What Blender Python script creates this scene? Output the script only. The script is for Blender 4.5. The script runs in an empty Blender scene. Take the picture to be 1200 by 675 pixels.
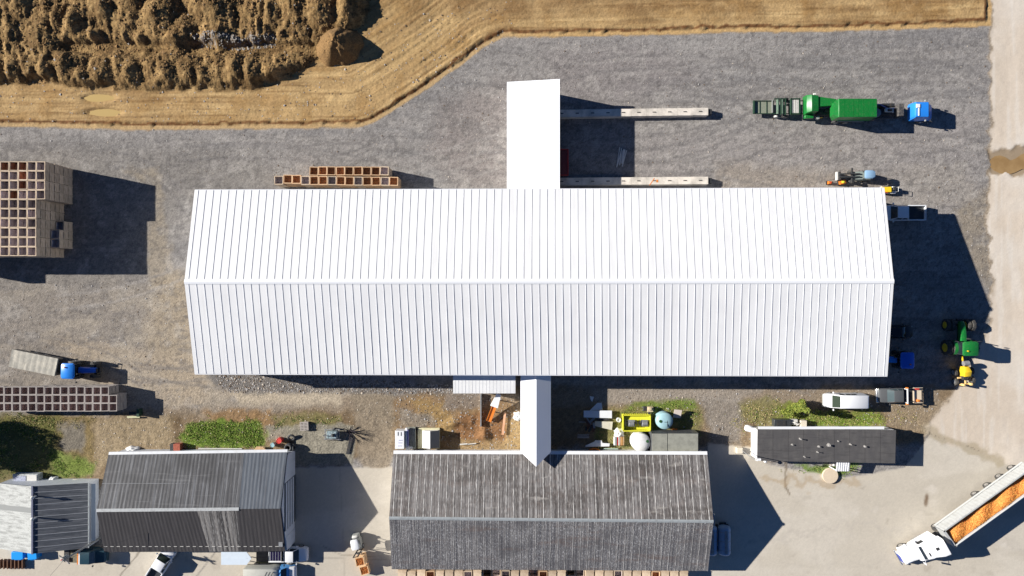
import bpy, bmesh, math, random
import numpy as np
from mathutils import Vector, Matrix
random.seed(7)
rng = np.random.default_rng(11)
PI = math.pi
S = bpy.context.scene
COL = S.collection
H, F = 92.0, 800.0                    # camera height in metres and focal length in photo pixels
LEVEL = 1.14                          # photo value of a surface of albedo 1 in full sun

def G(px, py, h=0.0):                 # where a point seen in the photograph stands, when its height is h
    k = (H - h) / F
    return ((px - 600) * k, (337.5 - py) * k)
def G3(px, py, h=0.0):
    x, y = G(px, py, h); return (x, y, h)
def lin(c):
    c = c / 255.0
    return c / 12.92 if c <= 0.04045 else ((c + 0.055) / 1.055) ** 2.4
def A(r, g, b, k=1.0):
    return tuple(min(0.85, lin(v) / LEVEL * k) for v in (r, g, b))

# ------------------------------------------------------------------ noise
def vnoise(x, y, seed=0):
    xi = np.floor(x).astype(np.int64); yi = np.floor(y).astype(np.int64)
    xf = x - xi; yf = y - yi
    u = xf * xf * (3 - 2 * xf); v = yf * yf * (3 - 2 * yf)
    def hsh(a, b):
        n = (a * 374761393 + b * 668265263 + seed * 1442695041) & 0xffffffff
        n = ((n ^ (n >> 13)) * 1274126177) & 0xffffffff
        n = n ^ (n >> 16)
        return (n & 0xffff) / 65535.0
    return (hsh(xi, yi) * (1 - u) + hsh(xi + 1, yi) * u) * (1 - v) + (hsh(xi, yi + 1) * (1 - u) + hsh(xi + 1, yi + 1) * u) * v
def fbm(x, y, seed=0, octv=4):
    t = 0; a = .5; s = 0
    for i in range(octv):
        t = t + a * vnoise(x * 2 ** i + 17.3 * i, y * 2 ** i - 9.1 * i, seed + i); s += a; a *= .5
    return t / s
def sstep(a, b, x):
    t = np.clip((x - a) / (b - a), 0, 1); return t * t * (3 - 2 * t)
def seg_dist(x, y, pts, closed=False):
    d = np.full(x.shape, 1e9)
    n = len(pts)
    for i in range(n if closed else n - 1):
        ax, ay = pts[i]; bx, by = pts[(i + 1) % n]
        vx, vy = bx - ax, by - ay; L = vx * vx + vy * vy + 1e-9
        t = np.clip(((x - ax) * vx + (y - ay) * vy) / L, 0, 1)
        d = np.minimum(d, np.hypot(x - ax - t * vx, y - ay - t * vy))
    return d
def inside(x, y, pts):
    c = np.zeros(x.shape, bool); n = len(pts); j = n - 1
    for i in range(n):
        xi, yi = pts[i]; xj, yj = pts[j]
        if yi != yj:
            c ^= ((yi > y) != (yj > y)) & (x < (xj - xi) * (y - yi) / (yj - yi) + xi)
        j = i
    return c
def sdist(x, y, pts):                 # positive inside
    d = seg_dist(x, y, pts, True)
    return np.where(inside(x, y, pts), d, -d)

# ------------------------------------------------------------------ materials
MATS = {}
def mat(name, base, layers=(), rough=.7, metal=0.0, bump=None, attr=None, spec=.4, rand=0.0, trans=0.0, coat=0.0):
    """layers: (scale xyz, detail, lo, hi, colour, factor)"""
    if name in MATS: return MATS[name]
    m = bpy.data.materials.new(name); m.use_nodes = True
    nt = m.node_tree; N = nt.nodes; L = nt.links
    b = N['Principled BSDF']
    b.inputs['Roughness'].default_value = rough
    b.inputs['Metallic'].default_value = metal
    b.inputs['Specular IOR Level'].default_value = spec
    b.inputs['Coat Weight'].default_value = coat
    tc = N.new('ShaderNodeTexCoord')
    if attr:
        a = N.new('ShaderNodeAttribute'); a.attribute_name = attr; cur = a.outputs['Color']
    else:
        a = N.new('ShaderNodeRGB'); a.outputs[0].default_value = (*base, 1); cur = a.outputs[0]
    for sc, det, lo, hi, colr, fac in layers:
        mp = N.new('ShaderNodeMapping'); mp.inputs['Scale'].default_value = sc
        L.new(tc.outputs['Object'], mp.inputs['Vector'])
        nz = N.new('ShaderNodeTexNoise'); nz.inputs['Scale'].default_value = 1; nz.inputs['Detail'].default_value = det
        nz.inputs['Roughness'].default_value = .6
        L.new(mp.outputs[0], nz.inputs['Vector'])
        mr = N.new('ShaderNodeMapRange'); mr.inputs['From Min'].default_value = lo; mr.inputs['From Max'].default_value = hi
        mr.inputs['To Max'].default_value = fac
        L.new(nz.outputs['Fac'], mr.inputs['Value'])
        mx = N.new('ShaderNodeMix'); mx.data_type = 'RGBA'
        if isinstance(colr, float):    # multiply by a factor
            mx.blend_type = 'MULTIPLY'; colr = (colr,) * 3
        L.new(mr.outputs[0], mx.inputs['Factor']); L.new(cur, mx.inputs['A'])
        mx.inputs['B'].default_value = (*colr, 1)
        cur = mx.outputs['Result']
    if rand:
        oi = N.new('ShaderNodeObjectInfo'); mr = N.new('ShaderNodeMapRange')
        mr.inputs['To Min'].default_value = 1 - rand; mr.inputs['To Max'].default_value = 1 + rand * .6
        L.new(oi.outputs['Random'], mr.inputs['Value'])
        hs = N.new('ShaderNodeHueSaturation'); L.new(mr.outputs[0], hs.inputs['Value']); L.new(cur, hs.inputs['Color'])
        cur = hs.outputs['Color']
    L.new(cur, b.inputs['Base Color'])
    if bump:
        sc, det, st, dist = bump
        mp = N.new('ShaderNodeMapping'); mp.inputs['Scale'].default_value = sc
        L.new(tc.outputs['Object'], mp.inputs['Vector'])
        nz = N.new('ShaderNodeTexNoise'); nz.inputs['Scale'].default_value = 1; nz.inputs['Detail'].default_value = det
        L.new(mp.outputs[0], nz.inputs['Vector'])
        bp = N.new('ShaderNodeBump'); bp.inputs['Strength'].default_value = st; bp.inputs['Distance'].default_value = dist
        L.new(nz.outputs['Fac'], bp.inputs['Height']); L.new(bp.outputs[0], b.inputs['Normal'])
    MATS[name] = m
    return m

def paint(name, rgb, dirt=.25, rough=.35, rand=0):
    return mat(name, rgb, [((1.2, 1.2, 1.2), 4, .45, .75, .7, dirt), ((6, 6, 6), 3, .5, .8, (.25, .21, .16), dirt * .5)], rough=rough, coat=.15, rand=rand)

WHITE = paint('white_paint', (.78, .79, .80), .15)
OFFW = paint('offwhite_paint', (.62, .61, .57), .3, .5)
GLASS = mat('dark_glass', (.015, .02, .025), rough=.08, spec=.6)
GLASSG = mat('green_tint_glass', (.04, .055, .035), rough=.12, spec=.6)
GLASSB = mat('pale_tint_glass', (.07, .095, .10), rough=.1, spec=.6)
TYRE = mat('tyre_rubber', (.04, .04, .04), [((3, 3, 3), 3, .4, .7, (.17, .15, .12), .5)], rough=.85)
DARK = mat('dark_metal', (.03, .032, .035), [((4, 4, 4), 3, .5, .7, (.12, .09, .06), .5)], rough=.6)
STEEL = mat('grey_steel', (.32, .33, .34), [((3, 3, 3), 4, .45, .7, (.16, .13, .1), .5)], rough=.45, metal=.3)
CHROME = mat('chrome', (.7, .7, .7), rough=.2, metal=.9)
RUST = mat('rusty_steel', (.16, .07, .035), [((5, 5, 5), 4, .4, .7, (.07, .04, .03), .7)], rough=.85)
GREEN = paint('farm_green', (.008, .17, .03), .45)
YELLOW = paint('farm_yellow', (.75, .50, .02), .25)
LEMON = paint('lemon_paint', (.72, .70, .05), .25)
BLUE = paint('tractor_blue', (.02, .22, .72), .15)
DBLUE = paint('deep_blue', (.015, .10, .50), .15)
SKYB = paint('pale_blue_plastic', (.33, .52, .56), .2, .45)
ORANGE = paint('safety_orange', (.72, .22, .03), .2, .5)
RED = paint('red_paint', (.55, .04, .03), .3, .5)
MAROON = paint('maroon_paint', (.17, .03, .03), .4, .6)
GREY = paint('grey_paint', (.10, .105, .11), .2)
CHAR = paint('charcoal_paint', (.04, .045, .05), .2)
LGREY = paint('light_grey_plastic', (.30, .31, .29), .35, .6)
TAIL = paint('tail_light_red', (.45, .01, .01), 0, .3)
LAMP = mat('lamp_lens', (.7, .7, .65), rough=.15)
WOOD = mat('bin_wood', A(222, 200, 172), [((1.5, 1.5, 9), 4, .4, .7, A(150, 120, 90), .7), ((14, 14, 14), 2, .45, .7, A(225, 205, 180), .4)], rough=.85, rand=.22)
WOODO = mat('fresh_wood', A(226, 190, 150), [((1.5, 1.5, 9), 4, .4, .7, A(190, 140, 98), .7)], rough=.8, rand=.2)
WOODI = mat('bin_inside', A(218, 206, 204), [((4, 4, 4), 4, .4, .7, A(172, 162, 164), .8)], rough=.9, rand=.35)
WOODR = mat('bin_inside_reddish', A(212, 168, 140), [((4, 4, 4), 4, .4, .7, A(165, 122, 100), .8)], rough=.9, rand=.25)
WOODG = mat('grey_wood', A(180, 172, 165), [((1.5, 1.5, 9), 4, .4, .7, A(140, 130, 122), .7)], rough=.9, rand=.15)
PLANK = mat('sawn_plank', A(215, 180, 140), [((8, 1, 8), 4, .4, .7, A(160, 125, 90), .6)], rough=.85)
CONC = mat('cast_concrete', A(238, 228, 214), [((.8, .8, .8), 5, .4, .7, A(160, 155, 145), .7), ((9, 9, 9), 3, .5, .7, .8, .5)], rough=.9, bump=((8, 8, 8), 3, .3, .02))
PURP = paint('violet_grey', (.20, .19, .45), .1)

# ------------------------------------------------------------------ mesh builder
class MB:
    def __init__(s): s.v = []; s.f = []; s.m = []
    def add(s, vs, fs, mi=0):
        o = len(s.v); s.v += [tuple(p) for p in vs]; s.f += [tuple(i + o for i in f) for f in fs]; s.m += [mi] * len(fs); return s
    def box(s, cx, cy, cz, sx, sy, sz, mi=0, rz=0, top=(1, 1), ry=0, rx=0):
        M = Matrix.Rotation(rz, 3, 'Z') @ Matrix.Rotation(ry, 3, 'Y') @ Matrix.Rotation(rx, 3, 'X')
        vs = []
        for z in (-.5, .5):
            kx, ky = (1, 1) if z < 0 else top
            for x, y in ((-.5, -.5), (.5, -.5), (.5, .5), (-.5, .5)):
                p = M @ Vector((x * sx * kx, y * sy * ky, z * sz)); vs.append((p.x + cx, p.y + cy, p.z + cz))
        return s.add(vs, [(3, 2, 1, 0), (4, 5, 6, 7), (0, 1, 5, 4), (1, 2, 6, 5), (2, 3, 7, 6), (3, 0, 4, 7)], mi)
    def cyl(s, p0, p1, r0, r1=None, n=12, mi=0, cap=True):
        r1 = r0 if r1 is None else r1
        p0 = Vector(p0); p1 = Vector(p1); d = (p1 - p0).normalized()
        u = d.orthogonal().normalized(); w = d.cross(u)
        vs = []
        for p, r in ((p0, r0), (p1, r1)):
            for i in range(n):
                a = 2 * PI * i / n; q = p + u * (r * math.cos(a)) + w * (r * math.sin(a)); vs.append(tuple(q))
        fs = [(i, (i + 1) % n, n + (i + 1) % n, n + i) for i in range(n)]
        if cap: fs += [tuple(range(n))[::-1], tuple(range(n, 2 * n))]
        return s.add(vs, fs, mi)
    def lathe(s, c, axis, prof, n=20, mi=0):            # prof: (t along axis, radius)
        c = Vector(c); d = Vector(axis).normalized(); u = d.orthogonal().normalized(); w = d.cross(u)
        vs = []; k = len(prof)
        for t, r in prof:
            for i in range(n):
                a = 2 * PI * i / n; vs.append(tuple(c + d * t + u * (r * math.cos(a)) + w * (r * math.sin(a))))
        fs = []
        for j in range(k - 1):
            for i in range(n): fs.append((j * n + i, j * n + (i + 1) % n, (j + 1) * n + (i + 1) % n, (j + 1) * n + i))
        fs += [tuple(range(n))[::-1], tuple(range((k - 1) * n, k * n))]
        return s.add(vs, fs, mi)
    def tube(s, pts, r, n=6, mi=0):
        for a, b in zip(pts[:-1], pts[1:]): s.cyl(a, b, r, r, n, mi)
        return s
    def prism(s, poly, z0, z1, mi=0):
        n = len(poly)
        ar = sum(poly[i][0] * poly[(i + 1) % n][1] - poly[(i + 1) % n][0] * poly[i][1] for i in range(n))
        if ar < 0: poly = poly[::-1]
        za = z0 if isinstance(z0, (list, tuple)) else [z0] * n
        zb = z1 if isinstance(z1, (list, tuple)) else [z1] * n
        if ar < 0: za, zb = list(za)[::-1], list(zb)[::-1]
        vs = [(p[0], p[1], z) for p, z in zip(poly, za)] + [(p[0], p[1], z) for p, z in zip(poly, zb)]
        fs = [tuple(range(n))[::-1], tuple(range(n, 2 * n))] + [(i, (i + 1) % n, n + (i + 1) % n, n + i) for i in range(n)]
        return s.add(vs, fs, mi)
    def slab(s, quad, t, mi=0):                          # quad of 3d points, counter-clockwise from above, thickened downwards
        n = len(quad)
        vs = [tuple(p) for p in quad] + [(p[0], p[1], p[2] - t) for p in quad]
        fs = [tuple(range(n)), tuple(range(n, 2 * n))[::-1]] + [(i, n + i, n + (i + 1) % n, (i + 1) % n) for i in range(n)]
        return s.add(vs, fs, mi)
    def hull(s, prof, mi=0, k=.16):                      # prof: (x, half width bottom, half width top, z0, z1); rounded cross sections along x
        rings = []
        for x, wb, wt, z0, z1 in prof:
            r = min(k, (z1 - z0) * .45, wt * .6); hh = z1 - z0
            rings.append([(x, -wb + r * .4, z0), (x, -wb, z0 + r * .5), (x, -(wb * .6 + wt * .4) , z0 + hh * .5), (x, -wt, z1 - r), (x, -wt + r * .3, z1 - r * .3), (x, -wt + r, z1),
                          (x, wt - r, z1), (x, wt - r * .3, z1 - r * .3), (x, wt, z1 - r), (x, (wb * .6 + wt * .4), z0 + hh * .5), (x, wb, z0 + r * .5), (x, wb - r * .4, z0)])
        n = 12; vs = [p for r in rings for p in r]; fs = []
        for j in range(len(rings) - 1):
            for i in range(n):
                a, b = j * n + i, j * n + (i + 1) % n
                fs.append((a, b, b + n, a + n))
        fs += [tuple(range(n))[::-1], tuple(range((len(rings) - 1) * n, len(rings) * n))]
        return s.add(vs, fs, mi)
    def build(s, name, mats, parent=None, loc=None, smooth=True, bevel=0, world=False, fix=True):
        me = bpy.data.meshes.new(name)
        vs = s.v
        if world and parent is not None:
            inv = parent.matrix_basis.inverted(); vs = [tuple(inv @ Vector(p)) for p in vs]
        elif world and loc is not None:
            vs = [(p[0] - loc[0], p[1] - loc[1], p[2] - loc[2]) for p in vs]
        me.from_pydata(vs, [], s.f)
        if not isinstance(mats, (list, tuple)): mats = [mats]
        for m in mats: me.materials.append(m)
        me.polygons.foreach_set('material_index', s.m)
        bm = bmesh.new(); bm.from_mesh(me)
        if fix: bmesh.ops.recalc_face_normals(bm, faces=bm.faces[:])
        if smooth:
            for f in bm.faces: f.smooth = True
            for e in bm.edges: e.smooth = len(e.link_faces) == 2 and e.calc_face_angle(4) < .6
        bm.to_mesh(me); bm.free()
        o = bpy.data.objects.new(name, me); COL.objects.link(o)
        if parent: o.parent = parent
        if loc is not None: o.location = loc
        if bevel:
            b = o.modifiers.new('bevel', 'BEVEL'); b.width = bevel; b.segments = 2; b.limit_method = 'ANGLE'
        return o

def thing(name, label, cat, loc=(0, 0, 0), rz=0, group=None):
    o = bpy.data.objects.new(name, None); COL.objects.link(o); o.empty_display_size = .3
    o.rotation_euler = (0, 0, rz); o.location = loc if len(loc) == 3 else (*loc, 0)
    o['label'] = label; o['category'] = cat
    if group: o['group'] = group
    o.matrix_basis = Matrix.Translation(o.location) @ Matrix.Rotation(rz, 4, 'Z')
    return o
def solo(mb, name, mats, label, cat, loc=(0, 0, 0), rz=0, group=None, **k):
    o = mb.build(name, mats, None, None, **k)
    if len(loc) == 2: loc = (*loc, 0)
    o.location = loc; o.rotation_euler = (0, 0, rz); o['label'] = label; o['category'] = cat
    if group: o['group'] = group
    return o
def solo_w(mb, name, mats, label, cat, loc, group=None, **k):   # mesh given in world coordinates, origin moved to loc
    o = mb.build(name, mats, None, (*loc, 0) if len(loc) == 2 else loc, world=True, **k)
    o['label'] = label; o['category'] = cat
    if group: o['group'] = group
    return o
def copy_tree(o, parent=None):
    c = o.copy(); COL.objects.link(c)
    if parent: c.parent = parent
    for ch in list(o.children): copy_tree(ch, c)
    return c

# ------------------------------------------------------------------ ground
STEP = .2
xs = np.arange(-84, 84.01, STEP); ys = np.arange(-54, 54.01, STEP)
X, Y = np.meshgrid(xs, ys)
PX = X / .115 + 600; PY = 337.5 - Y / .115            # the photo's frame, only as a unit for the outlines below
J1 = (fbm(X * .9, Y * .9, 3) - .5); J2 = (fbm(X * .9, Y * .9, 31) - .5)
WXp = PX + J1 * 14; WYp = PY + J2 * 14
col = np.zeros(X.shape + (3,)); hgt = np.zeros(X.shape)
n_big = fbm(X * .06, Y * .06, 5); n_mid = fbm(X * .3, Y * .3, 8); n_fine = fbm(X * 1.6, Y * 1.6, 12); n_px = rng.random(X.shape)
def put(c, w):
    global col
    col = col * (1 - w[..., None]) + np.array(c)[None, None, :] * w[..., None]
def region(pts, c, soft=6, fac=1.0, warp=1.0, mod=None):
    sd = sdist(PX + (WXp - PX) * warp, PY + (WYp - PY) * warp, pts)
    w = sstep(-soft * .5, soft * .5, sd) * fac
    if mod is not None: w = w * mod
    put(c, w); return sd
# gravel everywhere
put(A(163, 158, 153), np.ones(X.shape))
streak = fbm(X * .07, Y * 1.1, 21)
put(A(128, 126, 126), sstep(.45, .75, streak) * .45)
put(A(172, 168, 163), sstep(.52, .8, fbm(X * .05, Y * .9, 44)) * .5)
region([(620, 150), (900, 160), (1150, 120), (1160, 330), (1040, 260), (900, 225), (660, 225)], A(170, 163, 158), 40, .6)
region([(640, 60), (760, 50), (830, 90), (700, 130), (640, 120)], A(152, 143, 140), 40, .5)
region([(-200, 330), (230, 330), (240, 445), (200, 480), (-200, 480)], A(158, 148, 136), 40, .8)
region([(-200, 175), (150, 170), (300, 180), (330, 215), (215, 240), (180, 330), (-200, 340)], A(140, 134, 126), 40, .6)
region([(140, 196), (186, 198), (188, 205), (200, 300), (216, 330), (205, 350), (180, 335), (174, 312), (170, 270), (182, 255), (178, 216)], A(172, 158, 136), 10, .6)
region([(180, 330), (220, 320), (240, 440), (260, 470), (200, 470), (170, 400)], A(178, 162, 138), 24, .7)
region([(60, 395), (250, 420), (420, 455), (420, 480), (160, 478), (100, 440)], A(186, 170, 148), 20, .75)
region([(520, 120), (600, 90), (600, 225), (540, 225), (500, 180)], A(150, 138, 132), 30, .5)
region([(840, 190), (1040, 205), (1060, 235), (840, 225)], A(172, 158, 140), 20, .5)
region([(1120, 245), (1165, 210), (1165, 350), (1130, 300)], A(160, 148, 130), 16, .8)
region([(1040, 200), (1130, 190), (1150, 240), (1080, 245)], A(172, 164, 154), 16, .7)
put(A(96, 90, 86), sstep(.55, .75, fbm(X * .5, Y * .5, 71)) * sstep(60, 0, np.abs(PX - 275)) * sstep(50, 0, np.abs(PY - 205)) * .6)
gv = (sdist(PX, PY, [(-300, 100), (1200, 20), (1165, 480), (-300, 480)]) > 0)
put(A(196, 190, 182), sstep(.56, .72, fbm(X * .8, Y * .8, 131)) * gv * .35)
put(A(104, 100, 98), sstep(.56, .70, fbm(X * 2.6, Y * 2.6, 133)) * gv * .45)
put(A(118, 114, 112), sstep(.60, .72, fbm(X * .25 + J1 * 2, Y * 2.2 + np.sin(X * .08) * 4, 135)) * gv * .4)
put(A(190, 178, 160), sstep(.54, .70, fbm(X * .35, Y * .5, 137)) * gv * sstep(300, 380, PY) * .5)
# brown strip in the middle of the yard
region([(-200, 486), (140, 486), (200, 478), (330, 480), (460, 462), (530, 452), (845, 455), (1160, 452), (1110, 480), (1080, 520), (880, 545), (850, 520), (455, 532), (345, 545), (110, 570), (-200, 575)], A(148, 128, 102), 12)
sd = region([(-200, 440), (150, 485), (300, 470), (455, 470), (700, 455), (1100, 455), (1100, 480), (850, 470), (690, 475), (455, 480), (300, 485), (150, 492)], A(165, 152, 136), 10, .6)
put(A(112, 92, 66), sstep(.5, .7, n_mid) * sstep(478, 490, PY) * sstep(560, 545, PY) * sstep(460, 440, PX) * .7)
region([(0, 486), (110, 486), (110, 540), (40, 520), (0, 505)], A(140, 122, 80), 10, .8)
region([(110, 490), (200, 488), (210, 525), (150, 525), (110, 560)], A(176, 158, 128), 12, .7)
region([(70, 495), (100, 497), (100, 530), (72, 528)], A(138, 134, 128), 7, .7, 1.0)
region([(235, 482), (320, 478), (315, 500), (290, 498), (250, 492)], A(162, 128, 88), 8, .7)
region([(312, 500), (400, 496), (415, 500), (415, 545), (345, 545), (345, 515), (315, 515)], A(160, 154, 138), 4, .95, .4)
region([(412, 455), (462, 455), (458, 550), (425, 550), (416, 520)], A(158, 144, 124), 6, .9, .6)
region([(462, 468), (530, 462), (605, 470), (612, 530), (470, 530)], A(156, 128, 94), 10, .9)
region([(480, 470), (520, 470), (540, 500), (525, 515), (500, 490)], A(178, 148, 96), 8, .6)
region([(540, 485), (600, 490), (600, 520), (530, 520)], A(158, 104, 62), 10, .5)
region([(465, 478), (505, 485), (510, 500), (468, 500)], A(150, 142, 130), 8, .8)
region([(525, 440), (575, 460), (570, 480), (520, 478)], A(142, 134, 126), 8, .7)
region([(595, 490), (612, 480), (612, 530), (590, 530)], A(194, 166, 118), 6, .7)
region([(530, 512), (600, 515), (600, 530), (530, 530)], A(186, 160, 118), 6, .6)
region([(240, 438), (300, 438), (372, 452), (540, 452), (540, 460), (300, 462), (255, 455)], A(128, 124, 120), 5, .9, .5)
region([(265, 458), (400, 460), (400, 474), (290, 474)], A(205, 190, 166), 8, .7)
region([(818, 462), (870, 465), (868, 520), (835, 520)], A(158, 150, 140), 10, .8)
region([(690, 453), (900, 455), (860, 470), (700, 472)], A(172, 162, 150), 8, .7)
region([(1040, 475), (1110, 470), (1075, 505), (1040, 500)], A(168, 150, 124), 8, .8)
GT = A(120, 148, 58); GO = A(140, 138, 82)
region([(218, 497), (240, 492), (305, 494), (313, 508), (312, 524), (232, 525), (214, 516)], GT, 6, .9)
region([(60, 528), (95, 536), (110, 540), (108, 556), (60, 560)], GT, 8, .7)
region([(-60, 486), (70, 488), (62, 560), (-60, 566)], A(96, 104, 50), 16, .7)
region([(905, 478), (925, 470), (940, 484), (1030, 480), (1036, 492), (1034, 500), (908, 500)], A(134, 146, 66), 6, .9)
region([(960, 490), (1020, 488), (1030, 496), (960, 498)], GT, 6, .6)
region([(868, 470), (905, 466), (925, 478), (908, 500), (880, 498), (866, 485)], GO, 8, .6)
region([(930, 545), (985, 544), (1012, 544), (985, 560), (950, 556)], GT, 5, .8)
region([(716, 478), (770, 470), (812, 468), (822, 480), (822, 506), (735, 528), (700, 528), (694, 488)], GO, 9, .75)
region([(735, 474), (812, 468), (815, 476), (770, 484)], GT, 6, .7)
region([(315, 488), (400, 486), (402, 496), (330, 500)], GO, 6, .5)
# concrete and packed yard at the bottom
CY = [(-300, 640), (110, 640), (345, 640), (345, 548), (470, 548), (470, 640), (830, 640), (830, 520), (880, 524), (900, 545), (990, 560), (1060, 548), (1090, 510), (1200, 548), (1500, 560), (1500, 900), (-300, 900)]
sd_cy = region(CY, A(203, 194, 178), 3, 1.0, .25)
put(A(186, 178, 164), sstep(.45, .7, n_big) * (sd_cy > 0) * .6)
put(A(214, 206, 192), sstep(.5, .7, fbm(X * .12, Y * .25, 61)) * (sd_cy > 0) * .5)
RD = [(1163, -500), (1500, -500), (1500, 640), (1210, 556), (1150, 530), (1085, 508), (1082, 500), (1100, 480), (1126, 450), (1140, 420), (1158, 385), (1163, 330), (1157, 260), (1161, 150)]
sd_rd = region(RD, A(216, 202, 184), 8, 1.0, .9)
put(A(204, 190, 172), sstep(.45, .65, fbm(X * .5, Y * .06, 62)) * (sd_rd > 0) * .6)
put(A(222, 213, 200), sstep(.5, .7, fbm(X * .1, Y * .12, 63)) * (sd_rd > 0) * .6)
put(A(226, 220, 210), sstep(.55, .7, fbm(X * 2.5, Y * .15, 65)) * (sd_rd > 0) * .35)
put(A(160, 140, 112), sstep(2.6, 0, np.abs(sd_rd)) * sstep(520, 380, PY) * .6)
# dirt line between road and bottom yard, cracks in the concrete
def stroke(pts, width, c, fac=1.0, jit=0.0, mask=1.0):
    P = [G(*p) for p in pts]
    d = seg_dist(X + J1 * jit, Y + J2 * jit, P)
    put(c, sstep(width, width * .3, d) * fac * mask)
stroke([(1082, 500), (1110, 516), (1150, 530), (1172, 541)], .9, A(170, 156, 130), .7, 1.5)
stroke([(919, 520), (921, 545), (920, 570), (926, 580)], .18, A(120, 105, 85), .8, .6)
stroke([(160, 650), (170, 640), (140, 675)], .15, A(120, 112, 100), .7, .2)
stroke([(379, 640), (400, 650), (440, 653)], .12, A(150, 142, 128), .7, .2)
stroke([(870, 640), (1000, 612), (1200, 640)], .5, A(190, 182, 170), .4, 3)
stroke([(900, 560), (960, 566), (1000, 560)], .8, A(176, 152, 118), .5, 3)
for p in ((1086, 583), (1085, 589)):
    put(A(110, 85, 60), sstep(.8, .2, np.hypot((X - G(*p)[0]) * 2.0, Y - G(*p)[1])) * .8)
for k in range(60):
    cx_, cy_ = rng.uniform(880, 1190), rng.uniform(570, 675)
    if rng.random() < .35: cx_, cy_ = rng.uniform(10, 455), rng.uniform(652, 675)
    q_ = G(cx_, cy_); rr_ = rng.uniform(.15, .9); dd_ = np.hypot(X - q_[0] + J1 * 1.5, (Y - q_[1] + J2 * 1.5) * rng.uniform(.6, 1.6))
    put(A(168, 158, 142) if rng.random() < .7 else A(222, 214, 202), sstep(rr_, rr_ * .3, dd_) * rng.uniform(.15, .45) * (sd_cy > 0))
stroke([(350, 653), (455, 656)], .09, A(150, 142, 130), .5, .1); stroke([(398, 548), (404, 675)], .08, A(160, 152, 140), .35, .1)
for k in range(26):                                  # tyre arcs on the yard
    cx, cy = rng.uniform(890, 1120), rng.uniform(600, 680); r = rng.uniform(30, 85); a0 = rng.uniform(0, 6); 
    stroke([(cx + r * math.cos(a0 + t * .25), cy + r * .6 * math.sin(a0 + t * .25)) for t in range(6)], .22, A(186, 178, 165), .16, .3)
for k in range(46):                                  # wheel tracks on the gravel
    x0, y0 = rng.uniform(0, 1150), rng.choice([rng.uniform(155, 215), rng.uniform(340, 450), rng.uniform(50, 110)])
    if y0 < 112: x0 = rng.uniform(620, 1150)
    a = rng.uniform(-.25, .25); L = rng.uniform(60, 260)
    cv = rng.uniform(-.22, .22); pts = [(x0, y0)]; an_ = a
    for t in range(9): pts.append((pts[-1][0] + math.cos(an_) * L / 9, pts[-1][1] + math.sin(an_) * L / 9)); an_ += cv * .6
    cc = A(128, 124, 122) if rng.random() < .6 else A(176, 170, 164)
    stroke(pts, .3, cc, .42, .4, sd_rd < -3); stroke([(p[0], p[1] + 16) for p in pts], .3, cc, .42, .4, sd_rd < -3)
# dirt field at the top
BND = [(-300, 148), (0, 148), (80, 150), (150, 152), (300, 151), (420, 149), (437, 144), (460, 130), (500, 104), (540, 76), (568, 54), (590, 43), (640, 43), (760, 41), (850, 38), (960, 37), (1060, 34), (1161, 30)]
FD = BND + [(1163, -600), (-300, -600)]
bdist = seg_dist(PX, PY, BND)                        # in units of .115 m
sdf = sdist(PX + J1 * 3, PY + J2 * 3, FD)
wf = sstep(-1.2, 1.2, sdf)
put(A(192, 160, 112), wf)
tr = fbm(bdist * .22, PX * .008, 81); tr2 = fbm(bdist * .7, PX * .02, 83)
put(A(214, 182, 130), sstep(.5, .7, tr) * wf * .8)
put(A(150, 116, 72), sstep(.55, .75, tr2) * wf * .55)
put(A(138, 106, 66), sstep(.45, .7, n_mid) * sstep(38, 6, PY) * wf * .7)
put(A(160, 124, 76), sstep(.48, .66, fbm(X * .4, Y * .4, 85)) * wf * .5)
put(A(158, 128, 84), wf * .45 * sstep(620, 440, PX) * sstep(400, 470, PX) * sstep(110, 60, PY))
put(A(140, 110, 74), wf * .6 * sstep(30, 8, PY) * sstep(470, 560, PX) * sstep(900, 700, PX) * (.4 + n_mid))
put(A(120, 88, 54), wf * sstep(.60, .72, fbm(bdist * .35 + 4, PX * .012, 87)) * .5)
put(A(176, 146, 104), wf * sstep(.5, .62, fbm(X * 1.2, Y * 1.2, 88)) * .35)
put(A(110, 66, 36), sstep(2.2, .6, np.abs(sdf - 6.5 - J1 * 5)) * wf * .85 * sstep(.2, .5, n_fine + .15))
put(A(208, 172, 118), sstep(5, 4, sdf) * wf * .8 * sstep(560, 640, PX))
put(A(205, 175, 130), sstep(5, 4, sdf) * wf * .6 * sstep(640, 560, PX))
hgt += .22 * sstep(4.5, 7.5, sdf + J1 * 6 + (n_fine - .5) * 3) + wf * (.22 * (tr2 - .5) + .18 * (n_mid - .5)) * sstep(7, 14, sdf)
hgt += wf * sstep(7, 10, sdf) * .06 * np.abs(fbm(bdist * .5, PX * .012, 91) - .5) * 4 * sstep(420, 500, PX) * sstep(640, 560, PX)
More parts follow.
